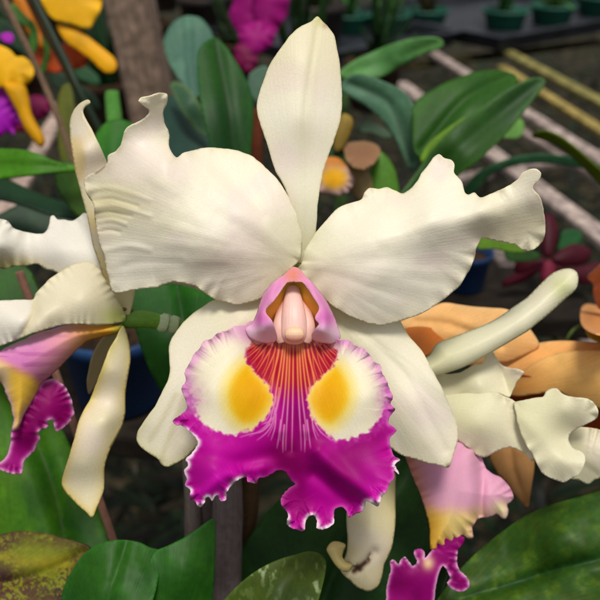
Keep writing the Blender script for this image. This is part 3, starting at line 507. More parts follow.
sheet('lip_blade', dict(outline=[(440, 540), (452, 537), (464, 537), (463, 543), (458, 550), (457, 560), (459, 569), (464, 574), (468, 579), (469, 586), (464, 591), (457, 591), (450, 587), (447, 583), (450, 578), (447, 571), (443, 566), (439, 572), (436, 585), (434, 600), (428, 625), (400, 630), (388, 612), (386, 598), (387, 585), (389, 576), (391, 569), (390, 562), (394, 560), (398, 564), (401, 560), (405, 557), (409, 562), (413, 566), (417, 562), (415, 557), (414, 551), (419, 549), (424, 551), (425, 558), (430, 552)],
      D=32.2, base=(445, 535), h=1.2, col=lambda g: mix(mix(mix(np.tile(np.array((160, 4, 122), float), (len(g.x), 1)), (120, 0, 84), fbm(g.x * .06, g.y * .06)), (236, 214, 150), .9 * np.exp(-(np.hypot((g.x - 428) / 7, (g.y - 563) / 8) ** 2))), (232, 176, 212), .9 * np.exp(-(g.e / 2.6) ** 2) * sstep(545, 555, g.y)),
      fringe=(.7, .35), ruffle=(0.050, 9, 4), ctrl=[(450, 540, .2), (440, 560, .1), (465, 585, .2), (410, 575, -.2), (388, 590, .2), (420, 550, .2), (410, 620, -.2), (430, 610, .2)]), M_LIP, F3)
def curlx(c, g):
    n = fbm(g.x * .15, g.y * .15, 3)
    for s in ([(354, 571), (362, 565), (368, 560), (373, 552)], [(352, 562), (360, 569)]):
        d, _ = segdist(g.x, g.y, s); c = mix(c, (70, 44, 30), sstep(.35, .6, n) * np.exp(-(d / 2.6) ** 2))
    return c
sheet('lateral_sepal', [dict(outline=[(347, 512), (349, 490), (360, 478), (380, 470), (394, 472), (395, 485), (395, 500), (395, 523), (392, 545), (388, 556), (384, 564), (382, 575), (379, 584), (374, 589), (368, 591), (362, 589), (356, 586), (350, 580), (344, 575), (340, 568), (344, 560), (347, 552), (348, 538), (347, 525)],
      D=32.6, base=(375, 470), h=1.7, col=cream(base=(228, 214, 172), edge=(216, 196, 130), extra=curlx), bulge=(.3, 10), ctrl=[(370, 475, .4), (370, 530, -.1), (395, 510, .4), (368, 590, .3), (345, 572, .2), (347, 530, .4)], crease=[([(346, 568), (358, 568), (374, 552)], .16, 5)]),
      dict(outline=[(329, 545), (333, 542), (339, 542), (345, 545), (343, 551), (342, 557), (346, 562), (352, 565), (348, 571), (341, 570), (335, 564), (330, 556), (327, 550)], D=32.2, base=(345, 570), h=1.3, col=cream(base=(226, 198, 132), edge=(206, 168, 90)), bulge=(.3, 5), ctrl=[(330, 548, .1), (345, 545, .4), (345, 570, .2)])], M_PETAL, F3)

# =================================================================== 4. peach orchid behind, right
F4 = empty('peach_orchid', P(480, 380, 38), 'peach orange orchid with long drooping petals behind the ruffled cream petals', 'orchid')
pc = lambda b, e=(244, 196, 150): plain(b, e, 6, .5)
sheet('petal', dict(outline=[(398, 326), (410, 317), (423, 311), (434, 306), (445, 303), (460, 305), (475, 307), (490, 308), (508, 310), (522, 320), (534, 335), (539, 346), (530, 352), (505, 362), (470, 365), (435, 360), (412, 345)], D=37.6, h=2.2, base=(420, 340), col=plain((255, 198, 124), (255, 210, 150), 5, .5), ctrl=[(400, 325, .3), (445, 303, .5), (460, 325, -.4), (538, 345, .5), (500, 335, -.2), (420, 355, .4)], crease=[([(415, 322), (450, 325), (500, 345)], .2, 5)], bulge=(.3, 10)), M_BLOOM, F4)
sheet('petal', dict(outline=[(470, 380), (485, 368), (500, 357), (520, 348), (540, 343), (560, 341), (585, 342), (610, 345), (620, 352), (600, 362), (570, 370), (530, 385), (505, 395), (480, 392)], D=38.0, h=2.2, base=(480, 385), col=plain((248, 182, 104), (252, 200, 140), 4, .5), ctrl=[(480, 385, 0), (540, 343, .5), (540, 365, -.4), (615, 350, .5)], bulge=(.2, 9)), M_BLOOM, F4)
sheet('petal', dict(outline=[(500, 388), (515, 377), (530, 366), (545, 358), (562, 353), (580, 351), (605, 351), (640, 358), (645, 400), (620, 416), (603, 410), (588, 404), (572, 398), (556, 392), (536, 394), (515, 396)], D=36.6, h=2.2, base=(505, 392), col=plain((255, 200, 116), (255, 214, 146), 4, .5, grad=((560, 360), (520, 395), (240, 168, 84))), ctrl=[(505, 390, .6), (560, 353, .5), (580, 375, -.5), (600, 408, .3), (640, 380, .2)], bulge=(.25, 10)), M_BLOOM, F4)
sheet('lip', dict(outline=[(498, 378), (515, 374), (535, 378), (560, 388), (590, 400), (612, 408), (618, 440), (600, 446), (580, 436), (560, 424), (530, 412), (500, 410)], D=38.2, h=2.0, base=(500, 385), col=plain((190, 76, 36), (214, 110, 60), 3, .5), ctrl=[(500, 390, .3), (560, 405, -.2), (610, 430, .2)]), M_BLOOM, F4)
sheet('lip', dict(outline=[(404, 330), (415, 327), (430, 328), (442, 333), (446, 340), (436, 348), (425, 356), (412, 350), (405, 340)], D=36.9, h=2, base=(420, 355), col=plain((196, 108, 38), (214, 130, 60), 3, .5), ctrl=[(404, 330, .3), (425, 342, 0), (446, 340, .3)]), M_BLOOM, F4)
sheet('sepal', dict(outline=[(490, 440), (510, 436), (530, 440), (534, 455), (534, 470), (532, 483), (530, 496), (528, 507), (522, 503), (515, 495), (508, 484), (500, 476), (494, 467), (489, 455)], D=36.5, h=2, base=(510, 436), col=plain((214, 158, 100), (180, 128, 72), 4, .5), bulge=(.3, 8), ctrl=[(510, 440, 0), (528, 505, .3), (490, 455, .3), (533, 460, .2)], crease=[([(510, 445), (514, 470), (526, 503)], .16, 4)]), M_BLOOM, F4)
# salmon flower at the right edge
F5 = empty('salmon_orchid', P(605, 310, 44), 'small salmon orchid with yellow lip at the right edge on a thin green stem', 'orchid')
sheet('petal', dict(outline=[(587, 277), (592, 272), (596, 268), (602, 264), (625, 258), (640, 290), (630, 312), (600, 309), (596, 303), (593, 293), (593, 284)], D=44, h=2, base=(615, 305), col=plain((234, 150, 108), (240, 176, 140), 4, .5), ruffle=(0.050, 12, 6), ctrl=[(590, 278, 0), (615, 285, -.4), (630, 300, .2)]), M_BLOOM, F5)
sheet('petal', dict(outline=[(580, 315), (582, 307), (588, 304), (595, 305), (603, 306), (630, 308), (640, 330), (620, 338), (604, 336), (594, 334), (586, 330), (581, 324)], D=43.4, h=2, base=(620, 318), col=plain((232, 158, 92), (238, 184, 130), 4, .5), ruffle=(0.050, 12, 6), ctrl=[(581, 315, .3), (605, 320, -.3), (640, 325, .2)]), M_BLOOM, F5)
sheet('lip', dict(outline=[(586, 330), (594, 328), (606, 330), (625, 332), (628, 342), (612, 346), (598, 342), (589, 337)], D=43, h=2, base=(620, 330), col=plain((240, 190, 20)), ctrl=[(588, 332, .2), (606, 336, -.2), (625, 338, .2)]), M_BLOOM, F5)
tube('stem', [(598, 318, 46.5, 2), (584, 324, 46, 2), (572, 332, 45.5, 2), (565, 346, 46, 2), (562, 370, 47, 2), (560, 430, 50, 2)], M_STEM, F5, col=(96, 118, 52), seg=10)
# dark red orchid
F6 = empty('dark_red_orchid', P(548, 262, 62), 'dark wine red orchid beyond the right petal of the big flower', 'orchid')
wr = plain((70, 6, 26), (90, 14, 36), 3, .5)
for ol in ([(544, 256), (540, 240), (540, 224), (544, 214), (551, 214), (556, 222), (558, 234), (555, 248), (550, 257)], [(546, 262), (538, 270), (530, 276), (520, 277), (514, 270), (516, 262), (522, 257), (532, 256), (542, 257)],
           [(552, 260), (558, 252), (565, 247), (574, 244), (584, 246), (591, 250), (590, 258), (582, 264), (570, 266), (560, 266)], [(543, 266), (530, 278), (515, 285), (503, 287), (503, 282), (514, 274), (530, 266)], [(554, 264), (566, 268), (580, 266), (594, 262), (606, 264), (604, 276), (590, 284), (574, 282), (560, 274)]):
    sheet('petal', dict(outline=ol, D=62, h=2.2, fringe=(1.0, .07), fanfold=(.3, 5), base=(548, 262), col=wr, bulge=(.5, 6), ctrl=[(548, 262, 0), (520, 270, 1), (590, 260, 1), (548, 215, 1)]), M_BLOOM, F6)
sheet('lip', dict(outline=[(544, 262), (550, 260), (555, 266), (556, 276), (552, 286), (546, 288), (541, 280), (541, 270)], D=61, h=2, base=(548, 260), col=plain((140, 40, 66), (120, 24, 56), 3, .5), bulge=(.5, 4)), M_BLOOM, F6)
sheet('leaf', dict(outline=[(560, 240), (562, 232), (570, 229), (580, 231), (582, 238), (576, 245), (566, 249), (558, 250)], D=64, h=2.2, base=(558, 248), col=leafc((40, 116, 62))), M_LEAF, F6)
tube('stem', [(549, 268, 63, 2), (552, 300, 66, 2.2), (556, 350, 70, 2.5), (560, 420, 76, 2.5)], M_STEM, F6, col=(60, 80, 30), seg=10)

# =================================================================== 5. small beige orchid behind
F7 = empty('beige_orchid', P(340, 160, 52), 'small blurred tan orchid with orange yellow lip behind the tall top sepal', 'orchid')
sheet('sepal', dict(outline=[(335, 152), (334, 138), (338, 122), (343, 114), (350, 116), (353, 122), (351, 131), (347, 141), (342, 150)], D=52.3, h=2.2, base=(338, 152), col=plain((140, 116, 50), (190, 160, 60), 3, .5), bulge=(.4, 6)), M_BLOOM, F7)
sheet('petal', dict(outline=[(343, 146), (352, 142), (362, 141), (371, 142), (378, 146), (380, 153), (377, 160), (372, 165), (364, 169), (354, 167), (346, 160)], D=51.6, h=2.2, ruffle=(.12, 16, 6), fringe=(1.6, .09), crease=[([(345, 152), (376, 152)], .2, 4)], base=(342, 152), col=plain((150, 106, 78), (170, 140, 96), 5, .6), bulge=(.4, 8), ctrl=[(343, 150, .4), (365, 155, 0), (379, 152, .5)]), M_BLOOM, F7)
sheet('sepal', dict(outline=[(348, 164), (358, 168), (367, 170), (372, 180), (372, 192), (366, 200), (358, 200), (350, 188), (345, 176)], D=52, h=2.2, base=(345, 165), col=plain((150, 130, 84), (160, 130, 90), 4, .5), bulge=(.4, 7)), M_BLOOM, F7)
sheet('lip', dict(outline=[(318, 160), (328, 157), (338, 158), (345, 164), (351, 172), (354, 181), (350, 190), (342, 195), (330, 194), (318, 190)], D=51, h=1.8, base=(335, 155), col=lambda g: mix(mix(np.tile(np.array((214, 176, 172), float), (len(g.x), 1)), (244, 180, 10), np.exp(-(np.hypot((g.x - 334) / 13, (g.y - 178) / 11) ** 4))), (206, 130, 50), sstep(172, 162, g.y)), bulge=(.4, 7), ruffle=(0.060, 12, 5)), M_BLOOM, F7)
sheet('leaf', dict(outline=[(374, 160), (380, 152), (386, 156), (392, 164), (396, 174), (399, 190), (398, 200), (372, 202), (368, 188), (370, 172)], D=53, h=2.4, base=(385, 200), col=leafc((98, 152, 44)), bulge=(.3, 10)), M_LEAF, F7)
sheet('leaf', dict(outline=[(328, 150), (340, 147), (346, 152), (342, 158), (330, 158)], D=52.6, h=2.4, base=(330, 155), col=leafc((26, 84, 44))), M_LEAF, F7)

# =================================================================== 6. blurred yellow and magenta orchids at the top
F8 = empty('yellow_orchid', P(70, 20, 66), 'golden yellow orchid with orange lip in front of the top of the wooden post', 'orchid')
yc = plain((248, 188, 8), (250, 196, 30), 5, .5)
sheet('petal', dict(fringe=(1.5, .08), fanfold=(.25, 5), outline=[(38, -12), (42, 2), (47, 12), (55, 20), (64, 23), (73, 25), (82, 28), (90, 28), (95, 21), (100, 12), (102, 0), (104, -20), (90, -45), (55, -45)], D=66, h=2.6, base=(60, 0), col=yc, bulge=(.25, 14), ruffle=(0.100, 25, 8)), M_BLOOM, F8)
sheet('sepal', dict(outline=[(57, 24), (66, 26), (77, 29), (87, 36), (96, 43), (106, 51), (114, 58), (117, 65), (114, 72), (106, 73), (99, 68), (92, 61), (80, 52), (68, 44), (60, 34)], D=66.5, h=2.6, base=(60, 28), col=plain((250, 186, 6), (236, 160, 8), 4, .5), bulge=(.25, 9)), M_BLOOM, F8)
sheet('lip', dict(outline=[(34, 50), (42, 44), (55, 42), (70, 46), (80, 50), (87, 57), (86, 65), (78, 69), (66, 70), (54, 73), (42, 68), (36, 60)], D=69, h=2.6, base=(60, 40), col=plain((200, 82, 26), (190, 60, 30), 5, .5), bulge=(.25, 9), ruffle=(0.100, 16, 7)), M_BLOOM, F8)
sheet('sepal', dict(outline=[(12, -5), (26, -5), (33, 12), (40, 30), (50, 45), (42, 50), (30, 38), (20, 20)], D=68, h=2.6, base=(50, 45), col=plain((206, 122, 16), (190, 100, 20), 4, .5), bulge=(.5, 6)), M_BLOOM, F8)
F9 = empty('yellow_orchid', P(5, 80, 58), 'golden yellow orchid with bright purple lip cut by the left edge', 'orchid')
sheet('petal', dict(fringe=(1.5, .08), fanfold=(.25, 5), outline=[(-30, 40), (-8, 42), (3, 46), (10, 50), (16, 57), (23, 57), (30, 62), (34, 70), (32, 78), (27, 84), (15, 87), (0, 88), (-30, 88)], D=58, h=2.6, base=(-10, 75), col=yc, bulge=(.25, 12), ruffle=(0.100, 22, 8)), M_BLOOM, F9)
sheet('sepal', dict(outline=[(3, 84), (14, 82), (24, 85), (28, 94), (30, 104), (32, 114), (37, 124), (43, 134), (45, 142), (42, 147), (37, 145), (30, 136), (24, 128), (17, 112), (10, 99)], D=57.6, h=2.4, base=(12, 84), col=plain((250, 186, 8), (236, 160, 10), 4, .5), bulge=(.5, 6)), M_BLOOM, F9)
sheet('lip', dict(outline=[(-30, 84), (0, 88), (8, 95), (15, 104), (22, 116), (20, 124), (15, 126), (14, 135), (6, 132), (0, 137), (-20, 132), (-34, 110)], D=59, h=2.2, base=(-10, 85), col=plain((176, 14, 190), (150, 8, 150), 4, .5), bulge=(.5, 9), ruffle=(0.125, 12, 7)), M_BLOOM, F9)
sheet('sepal', dict(outline=[(0, 36), (4, 33), (11, 33), (14, 38), (12, 43), (4, 42)], D=66, h=2, base=(0, 40), col=plain((190, 40, 196))), M_BLOOM, F9)
F10 = empty('magenta_orchid', P(262, 20, 84), 'deep magenta orchid hanging at the top edge left of the tall cream sepal', 'orchid', 'magenta orchids far behind')
mc = plain((166, 10, 122), (180, 20, 140), 5, .5)
for ol, D in (([(236, -15), (233, 4), (229, 16), (232, 26), (240, 34), (250, 38), (258, 30), (264, 10), (262, -15)], 84), ([(256, -15), (254, 8), (256, 28), (264, 40), (274, 38), (280, 26), (288, 10), (288, -15)], 83),
              ([(238, 30), (243, 46), (248, 54), (256, 56), (266, 50), (274, 42), (274, 30), (258, 22)], 82)):
    sheet('petal', dict(outline=ol, D=D, h=2.6, fringe=(2.5, .1), fanfold=(.5, 6), base=(258, 10), col=mc, bulge=(.8, 9), ruffle=(0.150, 14, 8), ctrl=[(258, 0, 0), (230, 20, 1), (286, 20, 1), (255, 50, .5)]), M_BLOOM, F10)
sheet('lip', dict(outline=[(238, 44), (234, 54), (236, 64), (242, 70), (250, 74), (256, 66), (258, 54), (254, 44)], D=82.5, h=2.4, base=(248, 44), col=plain((120, 6, 70), (140, 10, 90), 3, .5), bulge=(.5, 6), ruffle=(0.150, 9, 6)), M_BLOOM, F10)
F11 = empty('magenta_orchid', P(38, 106, 80), 'dark magenta orchid low behind the brown stem at upper left', 'orchid', 'magenta orchids far behind')
for ol in ([(22, 104), (30, 96), (42, 96), (50, 102), (50, 112), (40, 120), (28, 116)], [(24, 112), (16, 122), (14, 130), (24, 132), (34, 124), (36, 114)]):
    sheet('petal', dict(outline=ol, D=80, h=2.4, base=(36, 108), col=plain((126, 6, 72), (110, 4, 60), 4, .5), bulge=(.6, 7), ruffle=(0.150, 12, 6)), M_BLOOM, F11)

# =================================================================== 7. leaves and canes, grouped by the plant that bears them
def plant(name_loc, label, leaves=(), canes=(), group='orchid plants on the bench'):
    e = empty('orchid_plant', name_loc, label, 'plant', group)
    for L in leaves:
        L = dict(L); lab = L.pop('label', None); L.setdefault('h', 2.8); sheet('leaf', L, M_LEAF, e, solid=.0012, label=lab)
    for pts, c in canes: tube('cane', pts, M_CANE, e, col=c, seg=18, bump=.06)
    return e
SC = (118, 106, 100)
def spot(g):
    c = np.tile(np.array((118, 124, 24), float), (len(g.x), 1)); n = fbm(g.x * .06 + 3, g.y * .12, 4); f = fbm(g.x * .5, g.y * .5, 2)
    c = mix(c, (150, 130, 30), .5 * sstep(.4, .7, fbm(g.x * .03, g.y * .08)))
    m = np.clip(sstep(20, 4, g.e) * .5 + sstep(30, 0, g.x) * .55 + sstep(560, 585, g.y) * .75, 0, 1)
    c = mix(c, (58, 36, 34), m * sstep(.34, .58, n * .6 + f * .4)); c = mix(c, (96, 44, 46), sstep(572, 590, g.y) * sstep(50, 20, g.x) * .6 * sstep(.4, .6, f))
    return mix(c, (70, 48, 26), np.exp(-g.e / 1.6) * .8)
plant(P(40, 640, 34), 'orchid plant at lower left with a yellowing purple spotted leaf', leaves=[
    dict(outline=[(-40, 560), (-20, 544), (0, 535), (20, 531), (36, 532), (50, 534), (62, 538), (75, 541), (90, 548), (84, 556), (76, 566), (70, 580), (68, 620), (-40, 640)], D=33.6, base=(-40, 600), h=1.3, col=spot, ctrl=[(20, 532, .8), (20, 590, 0), (88, 548, .2), (-40, 600, 0), (60, 620, -.6)], crease=[([(88, 552), (40, 575), (-30, 590)], .25, 7)], label='yellowing leaf speckled with dark purple'),
    dict(outline=[(-45, 360), (-20, 350), (10, 372), (40, 398), (62, 430), (76, 460), (90, 490), (102, 520), (110, 560), (60, 600), (-45, 600)], D=40, base=(20, 600), col=leafc((66, 142, 24), (26, 100, 10), seam=[(10, 380), (50, 480), (70, 560)]), ctrl=[(-40, 360, 1), (76, 460, 1.5), (40, 480, .4), (60, 590, -1), (-40, 590, .6)], crease=[([(10, 380), (50, 480), (70, 560)], .5, 10)]),
    dict(outline=[(-30, 262), (0, 264), (15, 266), (28, 268), (36, 282), (42, 298), (48, 330), (10, 360), (-30, 350)], D=39, base=(20, 360), col=leafc((34, 100, 22)), ctrl=[(0, 264, .6), (30, 270, .8), (10, 330, 0)]),
], canes=[([(20, 600, 41, 9), (24, 640, 41, 12), (26, 700, 42, 12)], SC)])
plant(P(140, 640, 32), 'orchid plant at the bottom with a broad folded green leaf left of the gray cane', leaves=[
    dict(outline=[(58, 640), (62, 605), (64, 590), (69, 578), (76, 566), (86, 553), (98, 545), (112, 541), (126, 540), (140, 543), (150, 548), (160, 552), (158, 580), (150, 610), (140, 640)], D=32.2, base=(110, 660), h=1.8, col=leafc((34, 104, 26), (22, 84, 18), edge=(50, 120, 40)), ctrl=[(64, 590, .9), (112, 541, .7), (155, 552, .9), (110, 590, -.3), (100, 640, -.5)], crease=[([(126, 543), (112, 590), (100, 640)], .18, 6)], fanfold=(.06, 3), lump=.1),
    dict(outline=[(136, 640), (144, 600), (148, 570), (154, 553), (168, 546), (182, 539), (196, 530), (208, 521), (214, 519), (215, 540), (214, 570), (212, 600), (210, 640)], D=32.8, base=(170, 660), h=1.8, col=leafc((36, 108, 30), (26, 88, 20), edge=(54, 124, 44)), ctrl=[(154, 553, .1), (213, 520, 1.0), (185, 570, -.3), (212, 600, .6), (150, 640, -.2)], fanfold=(.06, 3), lump=.1),
    dict(outline=[(120, 294), (135, 288), (155, 285), (177, 284), (198, 290), (218, 302), (222, 330), (205, 365), (190, 395), (178, 412), (168, 402), (160, 388), (150, 370), (142, 350), (134, 325)], D=38.5, base=(180, 420), col=leafc((30, 106, 24), (18, 80, 16), seam=[(178, 286), (184, 330), (178, 400)]), ctrl=[(130, 294, .8), (177, 284, 1), (218, 305, 0), (160, 340, -.4), (178, 410, 0)], crease=[([(178, 286), (184, 330), (178, 400)], .35, 7)]),
], canes=[([(180, 405, 39, 5), (186, 440, 39, 6), (192, 500, 38.5, 8), (196, 600, 38, 10), (198, 660, 38, 10)], SC)])
def b6(g):
    c = leafc((56, 92, 32), (34, 66, 20), edge=(94, 120, 50))(g); c = mix(c, (150, 166, 130), .7 * sstep(.56, .7, fbm(g.x * .25, g.y * .12 + 9, 3)) * (np.exp(-(np.hypot((g.x - 262) / 18, (g.y - 572) / 9) ** 2)) + np.exp(-(np.hypot((g.x - 316) / 6, (g.y - 585) / 18) ** 2)) + .3)); return c
plant(P(330, 640, 34), 'orchid plant under the magenta lip with a dark broad leaf and a small scuffed leaf', leaves=[
    dict(outline=[(218, 640), (226, 600), (232, 575), (242, 550), (256, 528), (272, 508), (290, 490), (320, 470), (350, 450), (400, 440), (432, 460), (440, 500), (432, 550), (410, 590), (380, 640)], D=36.5, base=(300, 660), col=leafc((28, 82, 26), (14, 60, 20), edge=(40, 96, 34)), ctrl=[(226, 600, .5), (290, 490, 1.5), (400, 445, 2.2), (330, 560, -.3), (430, 540, 1), (360, 640, -.6)], crease=[([(400, 460), (340, 560), (310, 640)], .4, 9)]),
    dict(outline=[(212, 640), (222, 604), (232, 592), (246, 579), (262, 568), (279, 560), (296, 555), (308, 552), (319, 554), (325, 561), (325, 572), (321, 590), (314, 615), (308, 640)], D=31.6, base=(260, 660), h=1.3, col=b6, ctrl=[(224, 602, .6), (300, 554, .7), (325, 570, .8), (275, 590, -.2), (260, 640, -.6)], crease=[([(310, 558), (280, 590), (262, 640)], -.15, 10)], label='small leaf with pale scuffs'),
    dict(outline=[(385, 640), (398, 600), (412, 575), (424, 562), (438, 548), (450, 545), (452, 560), (444, 590), (430, 640)], D=35.6, base=(400, 660), col=leafc((18, 58, 16)), ctrl=[(400, 600, .4), (430, 580, 0), (448, 548, .6)]),
], canes=[([(228, 440, 38.5, 12), (228, 480, 38, 14), (227, 520, 37.6, 16), (226, 570, 37.2, 17), (224, 650, 37, 18)], (126, 112, 110)),
          ([(248, 440, 39.2, 10), (249, 480, 39, 10), (247, 520, 38.6, 10), (240, 555, 38.2, 7), (234, 600, 38, 6)], (96, 74, 48)),
          ([(207, 470, 39.6, 7), (206, 510, 39.4, 8), (205, 560, 39, 7), (204, 620, 39, 6)], (112, 98, 98))])
def b7(g):
    c = leafc((50, 96, 22), (28, 70, 18), edge=(80, 120, 30))(g); d, _ = segdist(g.x, g.y, [(470, 596), (520, 580), (560, 566), (640, 548)])
    c = mix(c, (100, 132, 34), .5 * sstep(.45, .75, fbm(g.x * .06 + 2, g.y * .07 + 8, 4))); c = mix(c, (20, 56, 16), .85 * np.exp(-(d / 7) ** 2) * sstep(.2, .5, fbm(g.x * .08, g.y * .08)))
    return mix(c, (34, 76, 20), .5 * sstep(.4, .65, fbm(g.x * .18, g.y * .18, 3)))
plant(P(560, 660, 32), 'orchid plant at lower right with one huge mottled leaf', leaves=[
    dict(outline=[(405, 645), (425, 620), (440, 596), (458, 572), (480, 550), (505, 530), (530, 514), (556, 504), (580, 497), (604, 490), (645, 480), (645, 645)], D=33.4, base=(420, 640), h=1.9, col=b7, ctrl=[(440, 596, .8), (530, 514, 1.5), (640, 482, 1.5), (560, 540, -.3), (540, 575, .2), (520, 620, -.7), (640, 620, -.8)], crease=[([(460, 600), (520, 582), (560, 568), (640, 550)], .3, 8)], lump=.12)])
plant(P(200, 170, 60), 'orchid plant with round blue green leaves right of the wooden post', leaves=[
    dict(outline=[(164, 45), (168, 30), (176, 20), (188, 16), (200, 18), (209, 28), (214, 42), (213, 60), (207, 78), (202, 92), (194, 98), (186, 90), (176, 76), (168, 62)], D=62, base=(195, 96), col=leafc((92, 140, 126), (66, 112, 100)), ctrl=[(188, 16, 1.5), (165, 50, .5), (213, 50, .8), (190, 60, -.2)], crease=[([(188, 18), (190, 60), (194, 94)], .35, 5)], fringe=(1.2, .05), bulge=(.15, 10)),
    dict(outline=[(170, 86), (176, 82), (188, 88), (198, 102), (206, 118), (210, 136), (200, 134), (188, 120), (178, 104)], D=58, base=(205, 140), col=leafc((62, 104, 80), (40, 84, 60), edge=(130, 150, 90)), ctrl=[(172, 86, 1), (190, 104, -.2), (206, 120, .6)]),
    dict(outline=[(156, 106), (166, 97), (178, 98), (192, 112), (206, 130), (220, 150), (224, 185), (180, 185), (162, 150)], D=60, base=(200, 190), col=leafc((62, 96, 88), (40, 76, 66)), ctrl=[(166, 97, 1), (185, 130, -.3), (220, 150, .6)]),
], canes=[([(196, 94, 62.2, 3), (204, 120, 62, 5), (208, 160, 62, 7), (212, 260, 64, 9)], (92, 110, 60))])
plant(P(230, 190, 48), 'orchid plant with one upright dark green leaf left of the tall top sepal', leaves=[
    dict(outline=[(197, 66), (198, 52), (205, 42), (216, 38), (226, 47), (236, 62), (246, 80), (252, 98), (253, 120), (251, 145), (248, 175), (228, 178), (214, 155), (206, 130), (200, 100)], D=48, base=(232, 190), col=leafc((26, 88, 28), (16, 68, 20), edge=(34, 100, 40), seam=[(216, 42), (228, 110), (236, 175)]), ctrl=[(216, 38, 1.6), (198, 70, .6), (252, 100, .8), (226, 110, -.1), (238, 178, 0)], crease=[([(216, 42), (228, 110), (236, 175)], .3, 7)]),
    dict(outline=[(90, 170), (94, 152), (96, 136), (104, 125), (114, 120), (126, 121), (138, 128), (142, 145), (138, 165), (120, 185), (100, 185)], D=50, base=(120, 190), col=leafc((46, 128, 56), (28, 100, 40)), ctrl=[(114, 120, 1), (94, 150, .6), (118, 150, -.2), (138, 140, .4)], crease=[([(125, 122), (118, 150), (118, 185)], .2, 6)]),
    dict(outline=[(248, 78), (254, 70), (266, 66), (272, 76), (272, 100), (262, 105), (250, 95)], D=60, base=(265, 110), col=leafc((84, 124, 112))),
], canes=[([(112, 92, 56, 7), (113, 105, 56, 7.5), (115, 130, 56, 8), (118, 180, 57, 9)], (96, 160, 72)), ([(258, 110, 52, 6), (256, 150, 52, 7), (254, 200, 53, 8)], (110, 56, 34)), ([(238, 176, 48.3, 5), (240, 220, 48, 7), (242, 280, 48, 8)], (88, 104, 50))])
plant(P(400, 170, 58), 'orchid plant with drooping grayish green leaves right of the tall top sepal', leaves=[
    dict(outline=[(338, 74), (346, 66), (355, 60), (366, 55), (382, 48), (398, 42), (415, 38), (432, 37), (442, 40), (443, 46), (436, 50), (424, 54), (410, 61), (396, 69), (382, 77), (366, 80), (348, 80)], D=60, base=(345, 76), col=leafc((98, 164, 92), (74, 138, 76)), ctrl=[(345, 76, 0), (442, 42, -1), (380, 50, .8), (395, 60, 0), (400, 68, .6)], crease=[([(350, 74), (390, 60), (440, 42)], .2, 6)]),
    dict(outline=[(340, 88), (346, 79), (356, 74), (368, 75), (380, 80), (392, 85), (403, 91), (411, 100), (417, 112), (420, 128), (422, 145), (420, 160), (416, 170), (408, 167), (402, 154), (396, 140), (388, 128), (378, 116), (366, 106), (352, 98)], D=55, base=(345, 85), col=leafc((86, 136, 112), (58, 104, 86), seam=[(350, 82), (390, 100), (412, 160)]), ctrl=[(345, 85, 1), (390, 90, 0), (378, 115, .4), (418, 165, -.8), (395, 110, -.4)], crease=[([(350, 84), (392, 106), (412, 162)], .3, 6)]),
    dict(outline=[(358, 124), (370, 122), (384, 128), (392, 136), (386, 140), (372, 134), (360, 132)], D=64, base=(360, 128), col=leafc((90, 124, 104))),
], canes=[([(346, 80, 58, 4), (344, 110, 58, 5), (342, 150, 58, 6), (340, 240, 60, 8)], (70, 96, 50))])
plant(P(430, 220, 50), 'orchid plant with two large dark strap leaves above the right petal', leaves=[
    dict(outline=[(412, 112), (418, 100), (432, 90), (448, 82), (466, 75), (484, 71), (502, 71), (516, 76), (516, 84), (504, 94), (490, 106), (470, 122), (448, 140), (428, 160), (414, 150)], D=52.5, base=(415, 165), col=leafc((40, 104, 30), (22, 78, 20)), ctrl=[(420, 100, 1), (500, 72, 2), (470, 100, .4), (425, 150, 0)], crease=[([(422, 150), (465, 100), (512, 76)], .4, 6)], fringe=(1, .04)),
    dict(outline=[(384, 225), (396, 200), (406, 186), (418, 170), (430, 152), (446, 135), (464, 119), (482, 107), (500, 94), (517, 84), (532, 78), (543, 78), (545, 84), (536, 96), (524, 112), (508, 132), (492, 148), (474, 164), (456, 178), (440, 196), (420, 225)], D=50, base=(400, 225), col=leafc((30, 86, 26), (18, 64, 18), edge=(90, 130, 70)), ctrl=[(400, 215, 0), (430, 155, .7), (482, 107, 1.1), (544, 80, 1.5), (510, 130, .9), (460, 150, -.1), (450, 185, .5)], crease=[([(400, 215), (460, 148), (540, 82)], .3, 8)]),
    dict(outline=[(420, 160), (428, 144), (442, 132), (458, 121), (474, 113), (482, 111), (478, 118), (464, 130), (446, 144), (430, 162)], D=50.9, base=(420, 165), col=leafc((128, 168, 30), (96, 140, 26)), ctrl=[(420, 160, 0), (480, 112, .6)], label='narrow yellow green leaf back'),
], canes=[([(404, 215, 50.3, 6), (400, 245, 50, 8), (398, 300, 50, 10)], (80, 104, 44))])
